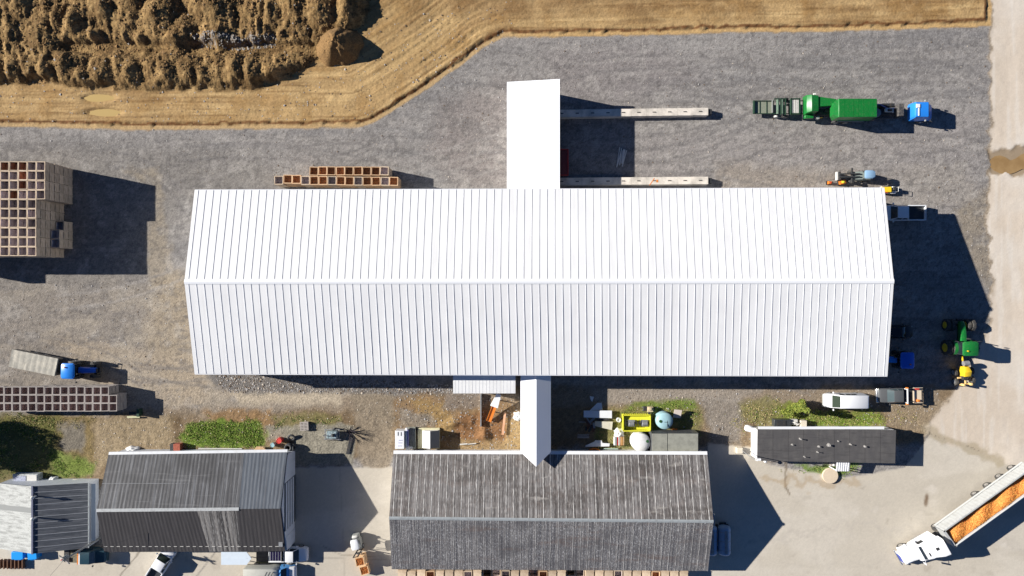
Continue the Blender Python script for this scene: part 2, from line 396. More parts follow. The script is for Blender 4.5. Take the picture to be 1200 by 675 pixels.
# soil banks, heaped loads side by side
BK = [(-300, -600), (436, -600), (436, 10), (428, 32), (405, 46), (372, 74), (342, 92), (300, 107), (240, 106), (170, 108), (130, 106), (90, 106), (60, 98), (0, 99), (-300, 96)]
sdb = sdist(PX + J1 * 12, PY + J2 * 12, BK) * .115
heap = np.zeros(X.shape)
hr = np.random.default_rng(5)
def cone(cx, cy, r, h, e, ang):
    global heap
    m = (np.abs(X - cx) < r * e + 1) & (np.abs(Y - cy) < r * e + 1)
    xx, yy = X[m] - cx, Y[m] - cy
    ca, sa = math.cos(ang), math.sin(ang)
    u = (xx * ca + yy * sa); v = (-xx * sa + yy * ca) / e
    d = np.hypot(u, v) / r + (n_fine[m] - .5) * .2
    heap[m] = np.maximum(heap[m], h * np.clip(1.05 - d, 0, 1) ** .85)
for k in range(26):
    x, y = G(-180 + k * 20 + hr.uniform(-6, 6), 84 + hr.uniform(-8, 8)); cone(x, y, hr.uniform(1.5, 2.6), hr.uniform(1.3, 2.3), hr.uniform(1.1, 1.7), hr.uniform(-.4, .4))
for y0, a_, n_ in ((36, .1, 16), (6, .15, 22), (-40, .1, 20), (-90, 0, 20), (-150, 0, 20)):
    for k in range(n_):
        x, y = G(-180 + (k + hr.uniform(.1, .9)) * 600 / n_, y0 + hr.uniform(-26, 26)); cone(x, y, hr.uniform(1.8, 4.4), hr.uniform(1.2, 2.7), hr.uniform(1.0, 2.4), a_ + hr.uniform(-.6, .6))
for k in range(60):
    x, y = G(hr.uniform(-150, 425), hr.uniform(-30, 104)); cone(x, y, hr.uniform(.5, 1.2), hr.uniform(.6, 1.6), hr.uniform(1, 2.0), hr.uniform(-.7, .7))
wb = sstep(0, 1.2, sdb)
rid = 1 - np.abs(fbm(X * .9, Y * .3, 95) - .5) * 2
bank = wb * (.5 + heap * (.6 + .4 * n_mid) + .6 * (rid - .6) * n_big * 2 + .4 * (n_fine - .5) + .45 * (fbm(X * 4, Y * 3, 97, 3) - .5)) * sstep(445, 400, PX + PY * .2) ** .5
bank -= wb * 1.3 * sstep(1.2, .2, np.abs(PY - 58 + (n_mid - .5) * 12) * .115) * sstep(60, 90, PX) * (.4 + 1.2 * n_big)
hgt += np.clip(bank, 0, 9) * .78
wbc = sstep(-.1, .35, sdb)
put(A(160, 130, 86), wbc)
put(A(118, 92, 58), sstep(.42, .66, fbm(X * .8, Y * .5, 101)) * wbc * .8)
put(A(196, 160, 108), sstep(.58, .75, fbm(X * 1.3, Y * .35, 103)) * wbc * .75)
put(A(96, 72, 44), sstep(.5, .65, fbm(X * 3, Y * 3, 105)) * wbc * .6)
put(A(186, 156, 108), sstep(.58, .7, fbm(X * 2.2, Y * 2.2, 109)) * wbc * .5)
put(A(165, 160, 155), sstep(.5, .68, fbm(X * 2.5, Y * 2.5, 107)) * sstep(10, 3, np.abs(PY - 50 + (PX - 260) * .06)) * sstep(225, 245, PX) * sstep(330, 300, PX) * .8)
# muddy hollow with a puddle on the road, two shallow ones on the field track
mud = sdist(WXp, WYp, [(1158, 176), (1176, 172), (1184, 176), (1192, 170), (1230, 172), (1270, 186), (1240, 206), (1204, 204), (1190, 209), (1178, 205), (1160, 205)])
put(A(150, 130, 104), sstep(-2, 2, mud) * .9); hgt -= .10 * sstep(-2, 4, mud)
for c, w_, h_ in (((117, 115), 21, 5.5), ((122, 132), 23, 5.5)):
    e = np.hypot((PX - c[0]) / w_, (PY - c[1]) / h_)
    hgt -= .28 * sstep(1.25, .6, e)
# small relief everywhere
hgt += .035 * (fbm(X * 1.2, Y * 1.2, 111) - .5) * (sd_cy < 0)
strip = (PY > 480) & (PY < 545) & (sd_cy < 0) & (PX > -50) & (PX < 1090)
hgt += .16 * (n_mid - .5) * strip + .12 * (n_fine - .5) * strip
hgt += .5 * sstep(.5, .8, n_mid) * sstep(0, 12, sdist(PX, PY, [(530, 485), (600, 488), (608, 528), (530, 522), (500, 500)]))
# per cell speckle
amp = np.where(sdf > 0, .10, np.where((sd_cy > 0) | (sd_rd > 0), .035, .16))
amp = np.where(strip, .2, amp)
col *= (1 + amp * (n_px - .5) * 2)[..., None]
col *= (1 + .18 * (n_fine - .5) * (1 - .7 * ((sd_cy > 0) | (sd_rd > 0))))[..., None]
col = np.clip(col, .01, .8)
# flat under buildings and stacks
GAPS = {}
reg = np.zeros(X.shape, int)
reg[sdf > 0] = 1; reg[sdb > .2] = 2
reg[strip | ((PY > 455) & (PY < 560) & (PX < 1100) & (sd_rd < 0) & (sd_cy < 0))] = 5
reg[sd_cy > 0] = 4; reg[sd_rd > 0] = 3; reg[(sdf > 0) & (sdb <= .2)] = 1
def zat(px, py):
    x, y = G(px, py); i = int(round((y - ys[0]) / STEP)); j = int(round((x - xs[0]) / STEP)); return float(hgt[i, j])
gl = [((22, 22, 22), 4, .35, .65, 1.35, .5)]
def gmat(name, fine, contrast, bump, bd, extra=()):
    return mat(name, (0, 0, 0), [((fine,) * 3, 4, .40, .66, 1 - contrast, 1.0), ((fine * .4,) * 3, 5, .46, .70, 1 - contrast * .8, .8), *extra], rough=.95, attr='tint', spec=.15, bump=((bump,) * 3, 5, .6, bd))
RM = {0: ('gravel_yard', gmat('gravel', 9, .42, 7, .06)),
      1: ('dirt_field', gmat('sandy_dirt', 6, .22, 3, .10)),
      2: ('soil_bank', gmat('dark_soil', 6, .45, 4, .22)),
      3: ('dirt_road', gmat('packed_dirt', 7, .06, 6, .02)),
      4: ('concrete_yard', gmat('worn_concrete', 6, .07, 6, .01, [((.5, .5, .5), 5, .5, .7, (.40, .36, .30), .25)])),
      5: ('bare_ground', gmat('bare_earth', 7, .38, 4, .10))}
ny, nx = X.shape
idx = np.arange(nx * ny).reshape(ny, nx)
freg = reg[:-1, :-1]
allv = np.stack([X, Y, hgt], -1).reshape(-1, 3); allc = np.concatenate([col.reshape(-1, 3), np.ones((nx * ny, 1))], 1)
for r, (nm, m) in RM.items():
    mk = freg == r
    q = np.stack([idx[:-1, :-1][mk], idx[:-1, 1:][mk], idx[1:, 1:][mk], idx[1:, :-1][mk]], -1)
    used, invq = np.unique(q, return_inverse=True); invq = invq.reshape(q.shape)
    me = bpy.data.meshes.new(nm)
    me.vertices.add(len(used)); me.vertices.foreach_set('co', allv[used].ravel())
    me.loops.add(q.size); me.loops.foreach_set('vertex_index', invq.ravel())
    me.polygons.add(len(q)); me.polygons.foreach_set('loop_start', np.arange(0, q.size, 4)); me.polygons.foreach_set('loop_total', np.full(len(q), 4))
    me.update(calc_edges=True); me.validate()
    me.polygons.foreach_set('use_smooth', np.ones(len(q), bool))
    at = me.color_attributes.new('tint', 'FLOAT_COLOR', 'POINT'); at.data.foreach_set('color', allc[used].ravel())
    me.materials.append(m)
    o = bpy.data.objects.new(nm, me); COL.objects.link(o); o['kind'] = 'structure'
# the far land out to the horizon
far = MB()
R_ = 2500
q = [(-83.9, -53.9), (83.9, -53.9), (83.9, 53.9), (-83.9, 53.9)]
Q = [(-R_, -R_), (R_, -R_), (R_, R_), (-R_, R_)]
far.add([(*p, -.03) for p in q] + [(*p, -.03) for p in Q], [(i, 4 + i, 4 + (i + 1) % 4, (i + 1) % 4) for i in range(4)])
fo = far.build('ground', mat('far_land', A(165, 150, 125), [((.01, .01, .01), 5, .4, .6, A(110, 115, 70), .8)], rough=1), fix=False); fo['kind'] = 'structure'
# puddles
def puddle(pts, z, m, nm='puddle'):
    mb = MB(); mb.add([(*G(*p), z) for p in pts], [tuple(range(len(pts)))])
    o = mb.build(nm, m, fix=False); o['kind'] = 'structure'
    if o.data.polygons[0].normal.z < 0: o.data.flip_normals()
    return o
WATERM = mat('muddy_water', A(166, 136, 94), [((.5, .5, .5), 4, .45, .65, A(146, 116, 76), .7)], rough=.12, spec=.5)
WATERT = mat('shallow_muddy_water', A(196, 168, 110), rough=.2, spec=.5)
def blob(cx, cy, w, h, n=40, j=.1, s=1):
    r = random.Random(s); ph = [r.uniform(0, 6) for _ in range(3)]
    return [(cx + w * (1 + j * math.sin(3 * a + ph[0]) + j * .6 * math.sin(5 * a + ph[1])) * math.cos(a), cy + h * (1 + j * math.sin(2 * a + ph[2])) * math.sin(a)) for a in [2 * PI * i / n for i in range(n)]]
puddle([(1162, 186), (1166, 183), (1172, 182), (1178, 184), (1184, 188), (1190, 186), (1197, 181), (1206, 178), (1216, 180), (1226, 186), (1230, 194), (1220, 199), (1208, 200), (1198, 198), (1190, 202), (1181, 205), (1172, 203), (1165, 200), (1160, 195), (1159, 190)], -.02, WATERM)
puddle(blob(117, 115, 22, 6, s=2), zat(117, 115) + .10, WATERT)
puddle(blob(122, 132, 24, 6, s=3), zat(122, 132) + .10, WATERT)
# round heap beside the bank
mb = MB(); n1, n2 = 26, 72
cx, cy = G(398, 55); vs = [(0, 0, 2.85)]
for i in range(1, n1 + 1):
    for j in range(n2):
        a = 2 * PI * j / n2; t = i / n1
        rr = 3.1 * t * (1 + .09 * math.sin(2 * a + 1) + .05 * math.sin(5 * a) + .03 * math.sin(9 * a + 1)); x, y = rr * math.cos(a) * 1.0, rr * math.sin(a) * .95
        nn = float(fbm(np.array([x * 1.6 + 40]), np.array([y * 1.6 + 9]), 5, 4)[0] - .5) * .4 + float(vnoise(np.array([x * 9]), np.array([y * 9]), 6)[0] - .5) * .10
        vs.append((x, y, 2.9 * (1 - t ** 1.45) * (1 + .10 * math.sin(a * 3 + 2) * t) + nn * 1.6 * (1 - t) ** .3 + .05 if t < 1 else -.2))
fs = [(0, 1 + j, 1 + (j + 1) % n2) for j in range(n2)]
for i in range(n1 - 1):
    for j in range(n2):
        a, b = 1 + i * n2 + j, 1 + i * n2 + (j + 1) % n2; fs.append((a, a + n2, b + n2, b))
mb.add(vs, fs)
solo(mb, 'earth_heap', mat('heap_soil', A(140, 108, 66), [((5, 5, 5), 4, .4, .65, A(92, 68, 42), .8), ((14, 14, 14), 3, .5, .7, A(170, 140, 95), .6)], rough=1, bump=((6, 6, 6), 5, .8, .12)), 'round brown earth heap standing apart at the end of the soil bank', 'earth heap', (cx, cy, zat(398, 55) - .05))

# ------------------------------------------------------------------ buildings
def lerp(a, b, t): return tuple(a[i] + (b[i] - a[i]) * t for i in range(3))
def nrm(q):
    a, b, c = (Vector(p) for p in (q[0], q[1], q[2])); n = (b - a).cross(c - b).normalized()
    return n if n.z > 0 else -n
def slope(mb, q, t=.12, mi=0, n=0, rw=.05, rh=.06, rmi=1, wave=0.0, first=0.0):
    """q: eave left, eave right, ridge right, ridge left. ribs run eave to ridge; wave = fine corrugation height"""
    N_ = nrm(q)
    if wave:
        k = n_w = int((Vector(q[1]) - Vector(q[0])).length / .24)
        top = []; 
        for i in range(k + 1):
            s = i / k; o = N_ * (wave if i % 2 else 0)
            a = Vector(lerp(q[0], q[1], s)) + o; b = Vector(lerp(q[3], q[2], s)) + o
            top.append((tuple(a), tuple(b)))
        vs = [p for ab in top for p in ab]
        mb.add(vs, [(2 * i, 2 * i + 2, 2 * i + 3, 2 * i + 1) for i in range(k)], mi)
        mb.slab([tuple(Vector(p) - N_ * .22) for p in q], t, mi)
        mb.slab([tuple(Vector(p) - N_ * .005) for p in (q[0], q[1], tuple(Vector(q[1]) - N_ * .2), tuple(Vector(q[0]) - N_ * .2))], .02, mi) if False else None
    else:
        mb.slab(q, t, mi)
    for i in range(n):
        s = (i + .5) / n + first; w = rw / (Vector(q[1]) - Vector(q[0])).length / 2
        a = Vector(lerp(q[0], q[1], s - w)); b = Vector(lerp(q[0], q[1], s + w)); c = Vector(lerp(q[3], q[2], s + w)); d = Vector(lerp(q[3], q[2], s - w))
        o = N_ * rh; u = N_ * -.004
        vs = [tuple(p + u) for p in (a, b, c, d)] + [tuple(p + o) for p in (a, b, c, d)]
        mb.add(vs, [(4, 5, 6, 7), (0, 1, 5, 4), (1, 2, 6, 5), (2, 3, 7, 6), (3, 0, 4, 7)], rmi)
def gable_walls(mb, x0, x1, y0, y1, he, hr, axis='x', mi=0, z0=-.3):
    if axis == 'x':
        ym = (y0 + y1) / 2
        pr = [(y0, z0), (y1, z0), (y1, he), (ym, hr), (y0, he)]
        vs = [(x0, p[0], p[1]) for p in pr] + [(x1, p[0], p[1]) for p in pr]
    else:
        xm = (x0 + x1) / 2
        pr = [(x0, z0), (x1, z0), (x1, he), (xm, hr), (x0, he)]
        vs = [(p[0], y0, p[1]) for p in pr] + [(p[0], y1, p[1]) for p in pr]
    mb.add(vs, [(0, 1, 2, 3, 4), (9, 8, 7, 6, 5)] + [(i, (i + 1) % 5, 5 + (i + 1) % 5, 5 + i) for i in range(5)], mi)

ROOFW = mat('white_roof_steel', (.785, .785, .775), [((.25, .25, .25), 5, .42, .70, (.69, .69, .69), .6), ((.98, .03, .03), 2, .42, .60, (.72, .72, .72), .5), ((1.5, .12, .12), 4, .56, .74, (.60, .59, .57), .35), ((7, 7, 7), 2, .55, .8, .92, .4)], rough=.45, spec=.3)
ROOFW2 = mat('white_roof_seam', (.66, .67, .70), rough=.5)
WALLW = mat('white_wall_steel', (.66, .68, .70), [((2, 2, .3), 4, .45, .75, (.45, .43, .40), .4)], rough=.5)
DOORG = mat('grey_door', (.42, .43, .44), [((1, 1, 6), 3, .45, .7, .8, .5)], rough=.5)

# --- big white storage barn
RL, RR = G3(216, 330, 9.0), G3(1047.5, 329.5, 9.0)
NL, NR = G3(228, 223, 6.5), G3(1036.5, 220.5, 6.5)
SL, SR = G3(228, 438, 6.5), G3(1040, 440.5, 6.5)
barn = thing('storage_barn', 'very long white standing-seam steel barn filling the middle of the yard', 'barn', (0, .6, 0))
w = MB(); gable_walls(w, -39.4, 46.3, -10.7, 12.3, 6.2, 8.6)
w.build('wall', WALLW, barn, world=True)
r = MB(); slope(r, [SL, SR, RR, RL], .12, 0, 91, .035, .036)
slope(r, [NR, NL, RL, RR], .12, 0, 91, .035, .040)
r.build('roof', [ROOFW, ROOFW2], barn, world=True, smooth=False)
c = MB()
for sgn, e0, e1 in ((1, NL, NR), (-1, SL, SR)):
    a, b = Vector(RL), Vector(RR); d0 = (Vector(e0) - a).normalized() * .3; d1 = (Vector(e1) - b).normalized() * .3
    up = Vector((0, 0, .11))
    c.slab([tuple(a + up), tuple(a + d0 + up * .8), tuple(b + d1 + up * .8), tuple(b + up)], .07)
c.build('ridge_cap', mat('ridge_steel', (.80, .81, .82), rough=.5, spec=.3), barn, world=True, smooth=False)
for a, b in ((NL, NR), (SL, SR)):
    g = MB(); sg = 1 if a[1] > 0 else -1
    g.slab([(a[0], a[1] + sg * .10, a[2] - .04), (a[0], a[1] + sg * .005, a[2] - .04), (b[0], b[1] + sg * .005, b[2] - .04), (b[0], b[1] + sg * .10, b[2] - .04)], .12)
    g.build('gutter', ROOFW2, barn, world=True)
for yy in (-6.5, 0.8, 8.1):
    d = MB(); d.box(46.34, yy, 2.3, .08, 5.0, 4.6); d.build('door', DOORG, barn, world=True)
    d = MB(); d.box(-39.44, yy, 2.3, .08, 5.0, 4.6); d.build('door', DOORG, barn, world=True)

# --- open loading canopy to the north
an = thing('loading_canopy', 'plain white flat-roofed canopy joined to the north side of the big barn', 'canopy', (2.5, 19.5, 0))
hl, hr_ = 4.3, 5.2
ql = [G3(594, 224, hl), G3(656, 224, hr_), G3(656, 92.5, hr_), G3(594, 96, hl)]
r = MB(); r.slab(ql, .16); r.build('roof', mat('plain_white_membrane', (.80, .81, .83), [((.3, .3, .3), 4, .45, .7, (.74, .76, .79), .5)], rough=.6, spec=.2), an, world=True)
w = MB(); x0, x1 = ql[3][0] + .15, ql[2][0] - .15; yt = ql[3][1] - .3
w.prism([(x0, 12.9), (x0 + .18, 12.9), (x0 + .18, yt), (x0, yt)], -.2, hl - .19)
w.prism([(x0 + .2, yt - .18), (x1, yt - .18), (x1, yt), (x0 + .2, yt)], [-.2] * 4, [hl - .2, hr_ - .2, hr_ - .2, hl - .2])
w.prism([(x1 - .2, 23.2), (x1, 23.2), (x1, yt - .2), (x1 - .2, yt - .2)], -.2, hr_ - .22)
w.prism([(x1 - .2, 14.2), (x1, 14.2), (x1, 22.6), (x1 - .2, 22.6)], 3.3, hr_ - .22)
w.build('wall', WALLW, an, world=True)
for yy in (14.3, 18.6, 22.9):
    p = MB(); p.box(x1 - .12, yy, 1.6, .2, .2, 3.3); p.build('post', STEEL, an, world=True)

# --- low white lean-to and covered passage to the south
lt = thing('lean_to', 'small white ribbed lean-to shed against the south wall of the big barn', 'shed', (-3.5, -12, 0))
a0, a1 = G(531, 461, 4.0), G(604, 461, 4.0)
r = MB(); slope(r, [(a0[0], a0[1], 4.0), (a1[0], a1[1], 4.0), (a1[0], -10.72, 4.2), (a0[0], -10.72, 4.2)], .1, 0, 18, .03, .018)
r.build('roof', [ROOFW, ROOFW2], lt, world=True, smooth=False)
w = MB(); w.box((a0[0] + a1[0]) / 2, (a0[1] + .2 - 10.72) / 2, 1.8, a1[0] - a0[0] - .3, -10.74 - a0[1] - .2, 4.1, 0)
w.build('wall', WALLW, lt, world=True)
ps = thing('covered_passage', 'narrow white gabled passage linking the big barn to the grey-roofed warehouse', 'passage', (3.2, -15, 0))
xl, xm, xr = G(610, 500, 3.9)[0], G(628.5, 500, 4.7)[0], G(645.5, 500, 3.9)[0]
yb = -21.15; yr = G(0, 547, 4.7)[1]
r = MB()
r.slab([(xl, yb, 3.9), (xm, yr, 4.7), (xm, -10.72, 4.7), (xl, -10.72, 3.9)], .1)
r.slab([(xm, yr, 4.7), (xr, yb, 3.9), (xr, -10.72, 3.9), (xm, -10.72, 4.7)], .1)
r.build('roof', mat('plain_white_membrane', (0, 0, 0)), ps, world=True, smooth=False)
w = MB(); w.box((xl + xr) / 2, (-10.75 - 21.3) / 2, 1.75, xr - xl - .3, 10.5, 3.95, 0); w.build('wall', WALLW, ps, world=True)

# --- old grey corrugated warehouse, bottom centre
OLDN = mat('weathered_steel_north', A(104, 99, 96), [((7, .05, .05), 3, .42, .60, A(150, 147, 145), .8), ((3.1, .06, .06), 3, .48, .62, A(66, 62, 60), .75), ((.12, .55, .12), 5, .46, .62, A(80, 74, 70), .7), ((.4, .9, .4), 5, .52, .70, A(124, 110, 102), .4), ((14, 1.2, 1.2), 4, .53, .68, A(196, 192, 188), .6), ((.25, .8, .25), 6, .60, .70, A(190, 184, 176), .5)], rough=.75)
OLDS = mat('weathered_steel_south', A(118, 115, 114), [((7, .10, .10), 4, .42, .62, A(74, 73, 77), .85), ((12, 4, 4), 4, .52, .66, A(212, 212, 212), .65), ((.25, .35, .25), 5, .46, .66, A(84, 82, 84), .7), ((.15, .9, .15), 4, .56, .7, A(108, 92, 84), .5)], rough=.7)
SEAML = mat('pale_seam', A(222, 219, 214), [((3, 1.2, 1.2), 3, .42, .6, A(130, 126, 122), .8)], rough=.7)
CAPG = mat('grey_ridge', A(158, 164, 166), [((3, 3, 3), 4, .45, .7, A(130, 132, 132), .6)], rough=.6)
wh = thing('warehouse', 'wide old warehouse with a weathered grey corrugated gable roof, south of the white barn', 'warehouse', (5, -29, 0))
he, hr2 = 2.9, 5.5
n0, n1_ = G3(461, 532, he), G3(829, 533, he); s0, s1 = G3(459, 667, he), G3(829.5, 669, he); r0, r1 = G3(456, 607, hr2), G3(836, 611, hr2)
r = MB(); slope(r, [n1_, n0, r0, r1], .08, 0, 43, .075, .03, 1, wave=.012)
r.build('roof', [OLDN, SEAML], wh, world=True, smooth=False)
r = MB(); slope(r, [s0, s1, r1, r0], .08, 0, 43, .04, .028, 1, wave=.016)
r.build('roof', [OLDS, SEAML], wh, world=True, smooth=False)
c = MB(); a, b = Vector(r0), Vector(r1); c.slab([tuple(a + Vector((0, 0, .09))), tuple(a + Vector((0, -.2, .04))), tuple(b + Vector((0, -.2, .04))), tuple(b + Vector((0, 0, .09)))], .03)
c.slab([tuple(a + Vector((0, .2, .04))), tuple(a + Vector((0, 0, .09))), tuple(b + Vector((0, 0, .09))), tuple(b + Vector((0, .2, .04)))], .03)
c.build('ridge_cap', CAPG, wh, world=True, smooth=False)
g = MB(); g.slab([(n0[0], n0[1] + .005, he - .02), (n1_[0], n1_[1] + .005, he - .02), (n1_[0], n1_[1] + .42, he - .12), (n0[0], n0[1] + .42, he - .12)], .12); g.build('gutter', WHITE, wh, world=True)
v = MB(); v.box(r1[0] + .16, r1[1] + .1, hr2 - .55, .3, 1.4, .35); v.build('vent', CAPG, wh, world=True, bevel=.03)
w = MB(); gable_walls(w, n0[0] + .1, n1_[0] - .1, s0[1] + .25, n0[1] - .12, he - .22, hr2 - .6); w.build('wall', mat('pale_block_wall', (.60, .60, .60), [((1, 1, 1), 4, .45, .7, .75, .6)], rough=.8), wh, world=True)
for k in range(3):
    d = MB(); d.box(n1_[0] - .07, s0[1] + 3.5 + k * 4.3, 1.35, .08, 2.9, 2.7); d.build('door', DOORG, wh, world=True)

# --- dark building, bottom left
DRN = mat('dark_steel_north', A(64, 64, 67), [((6, .10, .10), 3, .50, .66, A(132, 134, 138), .6), ((14, .8, .8), 3, .55, .7, A(150, 150, 152), .4), ((.3, .3, .3), 4, .42, .66, A(52, 52, 54), .75), ((.15, 3, .15), 3, .6, .7, A(130, 130, 130), .25)], rough=.6)
DRE = mat('bluish_steel', A(88, 95, 104), [((5, .3, .3), 4, .45, .65, A(66, 70, 78), .8), ((12, .8, .8), 3, .55, .7, A(140, 144, 148), .3)], rough=.5)
DRS = mat('dark_steel_south', A(60, 57, 57), [((8, .3, .3), 5, .45, .68, A(84, 80, 80), .6), ((20, 9, 9), 3, .55, .7, A(100, 98, 96), .3)], rough=.65)
DRW = mat('worn_galvanised', A(126, 122, 118), [((3.2, .08, .08), 3, .44, .56, A(60, 57, 56), .95), ((14, 1.5, 1.5), 4, .5, .66, A(178, 176, 172), .6)], rough=.7)
db = thing('workshop', 'dark-roofed workshop with a pale east wall, between the small grey-and-white shed and the concrete yard', 'workshop', (-41, -28, 0))
he, hr3 = 3.4, 5.6
n0, n1_ = G3(127, 533, he), G3(336.5, 530, he); s0, s1 = G3(122, 647, he), G3(334, 646, he); r0, r1 = G3(113, 598, hr3), G3(328.5, 596, hr3)
def cut(a, b, x): return lerp(a, b, (x - a[0]) / (b[0] - a[0]))
xn, xr_, xs_ = G(284, 540, 4)[0], G(280, 596, hr3)[0], 0
r = MB(); slope(r, [cut(n0, n1_, xn), n0, r0, cut(r0, r1, xr_)], .08, 0, 0, wave=.012); r.build('roof', DRN, db, world=True, smooth=False)
r = MB(); slope(r, [n1_, cut(n0, n1_, xn), cut(r0, r1, xr_), r1], .08, 0, 0, wave=.014); o = r.build('roof', DRE, db, world=True, smooth=False); o['label'] = 'newer bluish roof sheets at the east end'
xa, xb = G(233, 600, 5)[0], G(279, 600, 5)[0]; xa2, xb2 = G(240, 646, he)[0], G(282, 646, he)[0]
def spart(ra, rb, ea, eb, m, lab=None):
    r = MB(); slope(r, [cut(s0, s1, ea), cut(s0, s1, eb), cut(r0, r1, rb), cut(r0, r1, ra)], .08, 0, 0, wave=.015); o = r.build('roof', m, db, world=True, smooth=False)
    if lab: o['label'] = lab
    return o
spart(r0[0], xa, s0[0], xa2 + .6, DRS)
spart(xa, xb, xa2 + .6, xb2, DRW, 'worn streaky galvanised roof patch')
spart(xb, r1[0], xb2, s1[0], DRS)
c = MB(); a, b = Vector(r0), Vector(cut(r0, r1, xr_)); c.slab([tuple(a + Vector((0, .2, .04))), tuple(a + Vector((0, -.2, .06))), tuple(b + Vector((0, -.2, .06))), tuple(b + Vector((0, .2, .04)))], .03)
c.build('ridge_cap', mat('pale_ridge', A(185, 188, 188), [((3, 3, 3), 4, .45, .7, A(140, 140, 140), .6)], rough=.6), db, world=True, smooth=False)
g = MB(); g.slab([(n0[0], n0[1] + .005, he - .02), (n1_[0], n1_[1] + .005, he - .02), (n1_[0], n1_[1] + .34, he - .12), (n0[0], n0[1] + .34, he - .12)], .12); g.build('gutter', WALLW, db, world=True)
for i in range(28):
    g = MB(); p = cut(s0, s1, s0[0] + .4 + i * .82); g.box(p[0], s0[1] + .85, p[2] + .31, .42, .05, .06)
    g.build('snow_guard', OFFW, db, world=True)
for s_ in (.52,):
    l_ = MB(); e0_, e1_ = lerp(n0, r0, s_), lerp(cut(n0, n1_, xn), cut(r0, r1, xr_), s_); l_.box((e0_[0] + e1_[0]) / 2, e0_[1], e0_[2] + .035, e1_[0] - e0_[0], .045, .02); l_.build('lap_strip', STEEL, db, world=True)
PEW = mat('pale_corrugated_wall', (.55, .58, .62), [((2, 2, .4), 4, .45, .7, .8, .5)], rough=.6)
w = MB(); xe = n1_[0] - .1; yn, ysn = n0[1] - .1, s0[1] + .15; gable_walls(w, n0[0] + .1, xe, ysn, yn, he - .2, hr3 - .4)
w.build('wall', PEW, db, world=True)
w = MB(); ym = (yn + ysn) / 2
w.prism([(xe, yn), (xe + .06, yn), (xe + .06, yn - 3.4), (xe, yn - 3.4)], 0, [3.2, 3.2, 4.2, 4.2]); w.build('door_surround', PEW, db, world=True)
w = MB(); w.prism([(xe, ysn + 1.8), (xe + .06, ysn + 1.8), (xe + .06, ysn), (xe, ysn)], 0, [3.7, 3.7, 3.3, 3.3])
w.build('door_surround', PEW, db, world=True)
d = MB(); d.box(xe + .05, ym - .3, 2.1, .1, 6.2, 4.2, 0); 
for zz in (1.0, 1.9, 2.8, 3.7): d.box(xe + .115, ym - .3, zz, .05, 6.1, .55, 1)
d.build('door', [CHAR, PEW], db, world=True)
v = MB(); v.box(G(300 + 118 / 3.97, 638, 3.6)[0], G(0, 637, 3.6)[1], 3.75, .5, .6, .3); v.build('vent', STEEL, db, world=True)

# --- small shed with a roof half white, half dark, far left
ls = thing('small_shed', 'small shed at the left edge, its gable roof half whitish and half dark grey', 'shed', (-61.5, -29.5, 0))
he, hr4 = 2.5, 4.15
rt, rb = G3(38, 570, hr4), G3(38, 649, hr4); et, eb = G3(103.5, 566, he), G3(104, 642, he); wt, wb2 = G3(-7, 566, he), G3(-7, 642, he)
r = MB(); slope(r, [rb, eb, et, rt], .07, 0, 0)
for i in range(1, 11):
    a, b = lerp(rb, rt, i / 11), lerp(eb, et, i / 11); n_ = nrm([rb, eb, et]); 
    r.add([tuple(Vector(a) + Vector((0, -.03, 0))), tuple(Vector(b) + Vector((0, -.03, 0))), tuple(Vector(b) + Vector((0, .03, 0))), tuple(Vector(a) + Vector((0, .03, 0)))] + [tuple(Vector(p) + n_ * .05 + Vector((0, s * .03, 0))) for p, s in ((a, -1), (b, -1), (b, 1), (a, 1))], [(4, 5, 6, 7), (0, 1, 5, 4), (1, 2, 6, 5), (2, 3, 7, 6), (3, 0, 4, 7)], 1)
r.build('roof', [mat('dark_lapped_steel', A(84, 88, 94), [((.4, 6, .4), 4, .42, .66, A(128, 130, 134), .7), ((1.5, 12, 1.5), 4, .5, .7, A(60, 62, 68), .6)], rough=.55), mat('lap_edge', A(165, 168, 172), rough=.6)], ls, world=True, smooth=False)['label'] = 'dark grey east roof slope with pale laps'
r = MB(); k0, k1 = .60, .68
def wq(t0, t1, up=0): return [(*lerp(wb2, wt, t0)[:2], he + up), (*lerp(rb, rt, t0)[:2], hr4 + up), (*lerp(rb, rt, t1)[:2], hr4 + up), (*lerp(wb2, wt, t1)[:2], he + up)]
r.slab(wq(0, k0), .07); r.slab(wq(k0, k1), .07, 1); r.slab(wq(k1, 1), .07)
r.build('roof', [mat('limewashed_steel', A(186, 188, 184), [((.6, 3, .6), 5, .44, .64, A(140, 141, 138), .8), ((4, 16, 4), 4, .55, .68, A(105, 104, 100), .7)], rough=.8), mat('grey_band', A(138, 140, 138), rough=.8)], ls, world=True, smooth=False)['label'] = 'whitish west roof slope with a grey band'
c = MB(); c.box(rt[0], (rt[1] + rb[1]) / 2, hr4 + .03, .22, abs(rt[1] - rb[1]) + .1, .1); c.build('ridge_cap', mat('slate_blue_cap', A(96, 100, 122), rough=.6), ls, world=True)
w = MB(); gable_walls(w, -67.4, et[0] - .15, rb[1] + .15, rt[1] - .15, he - .1, hr4 - .12, 'y'); w.build('wall', PEW, ls, world=True)
g = MB(); g.box(et[0] + .28, (et[1] + eb[1]) / 2 + .2, he - .62, .5, abs(et[1] - eb[1]) - 1, .08, ry=.25); g.build('awning', mat('pale_blue_steel', A(160, 172, 186), [((2, .5, 2), 4, .45, .7, .8, .5)], rough=.5), ls, world=True)
g = MB(); g.box(et[0] + .03, (et[1] + eb[1]) / 2, he - .03, .12, abs(et[1] - eb[1]), .12); g.build('gutter', CAPG, ls, world=True)
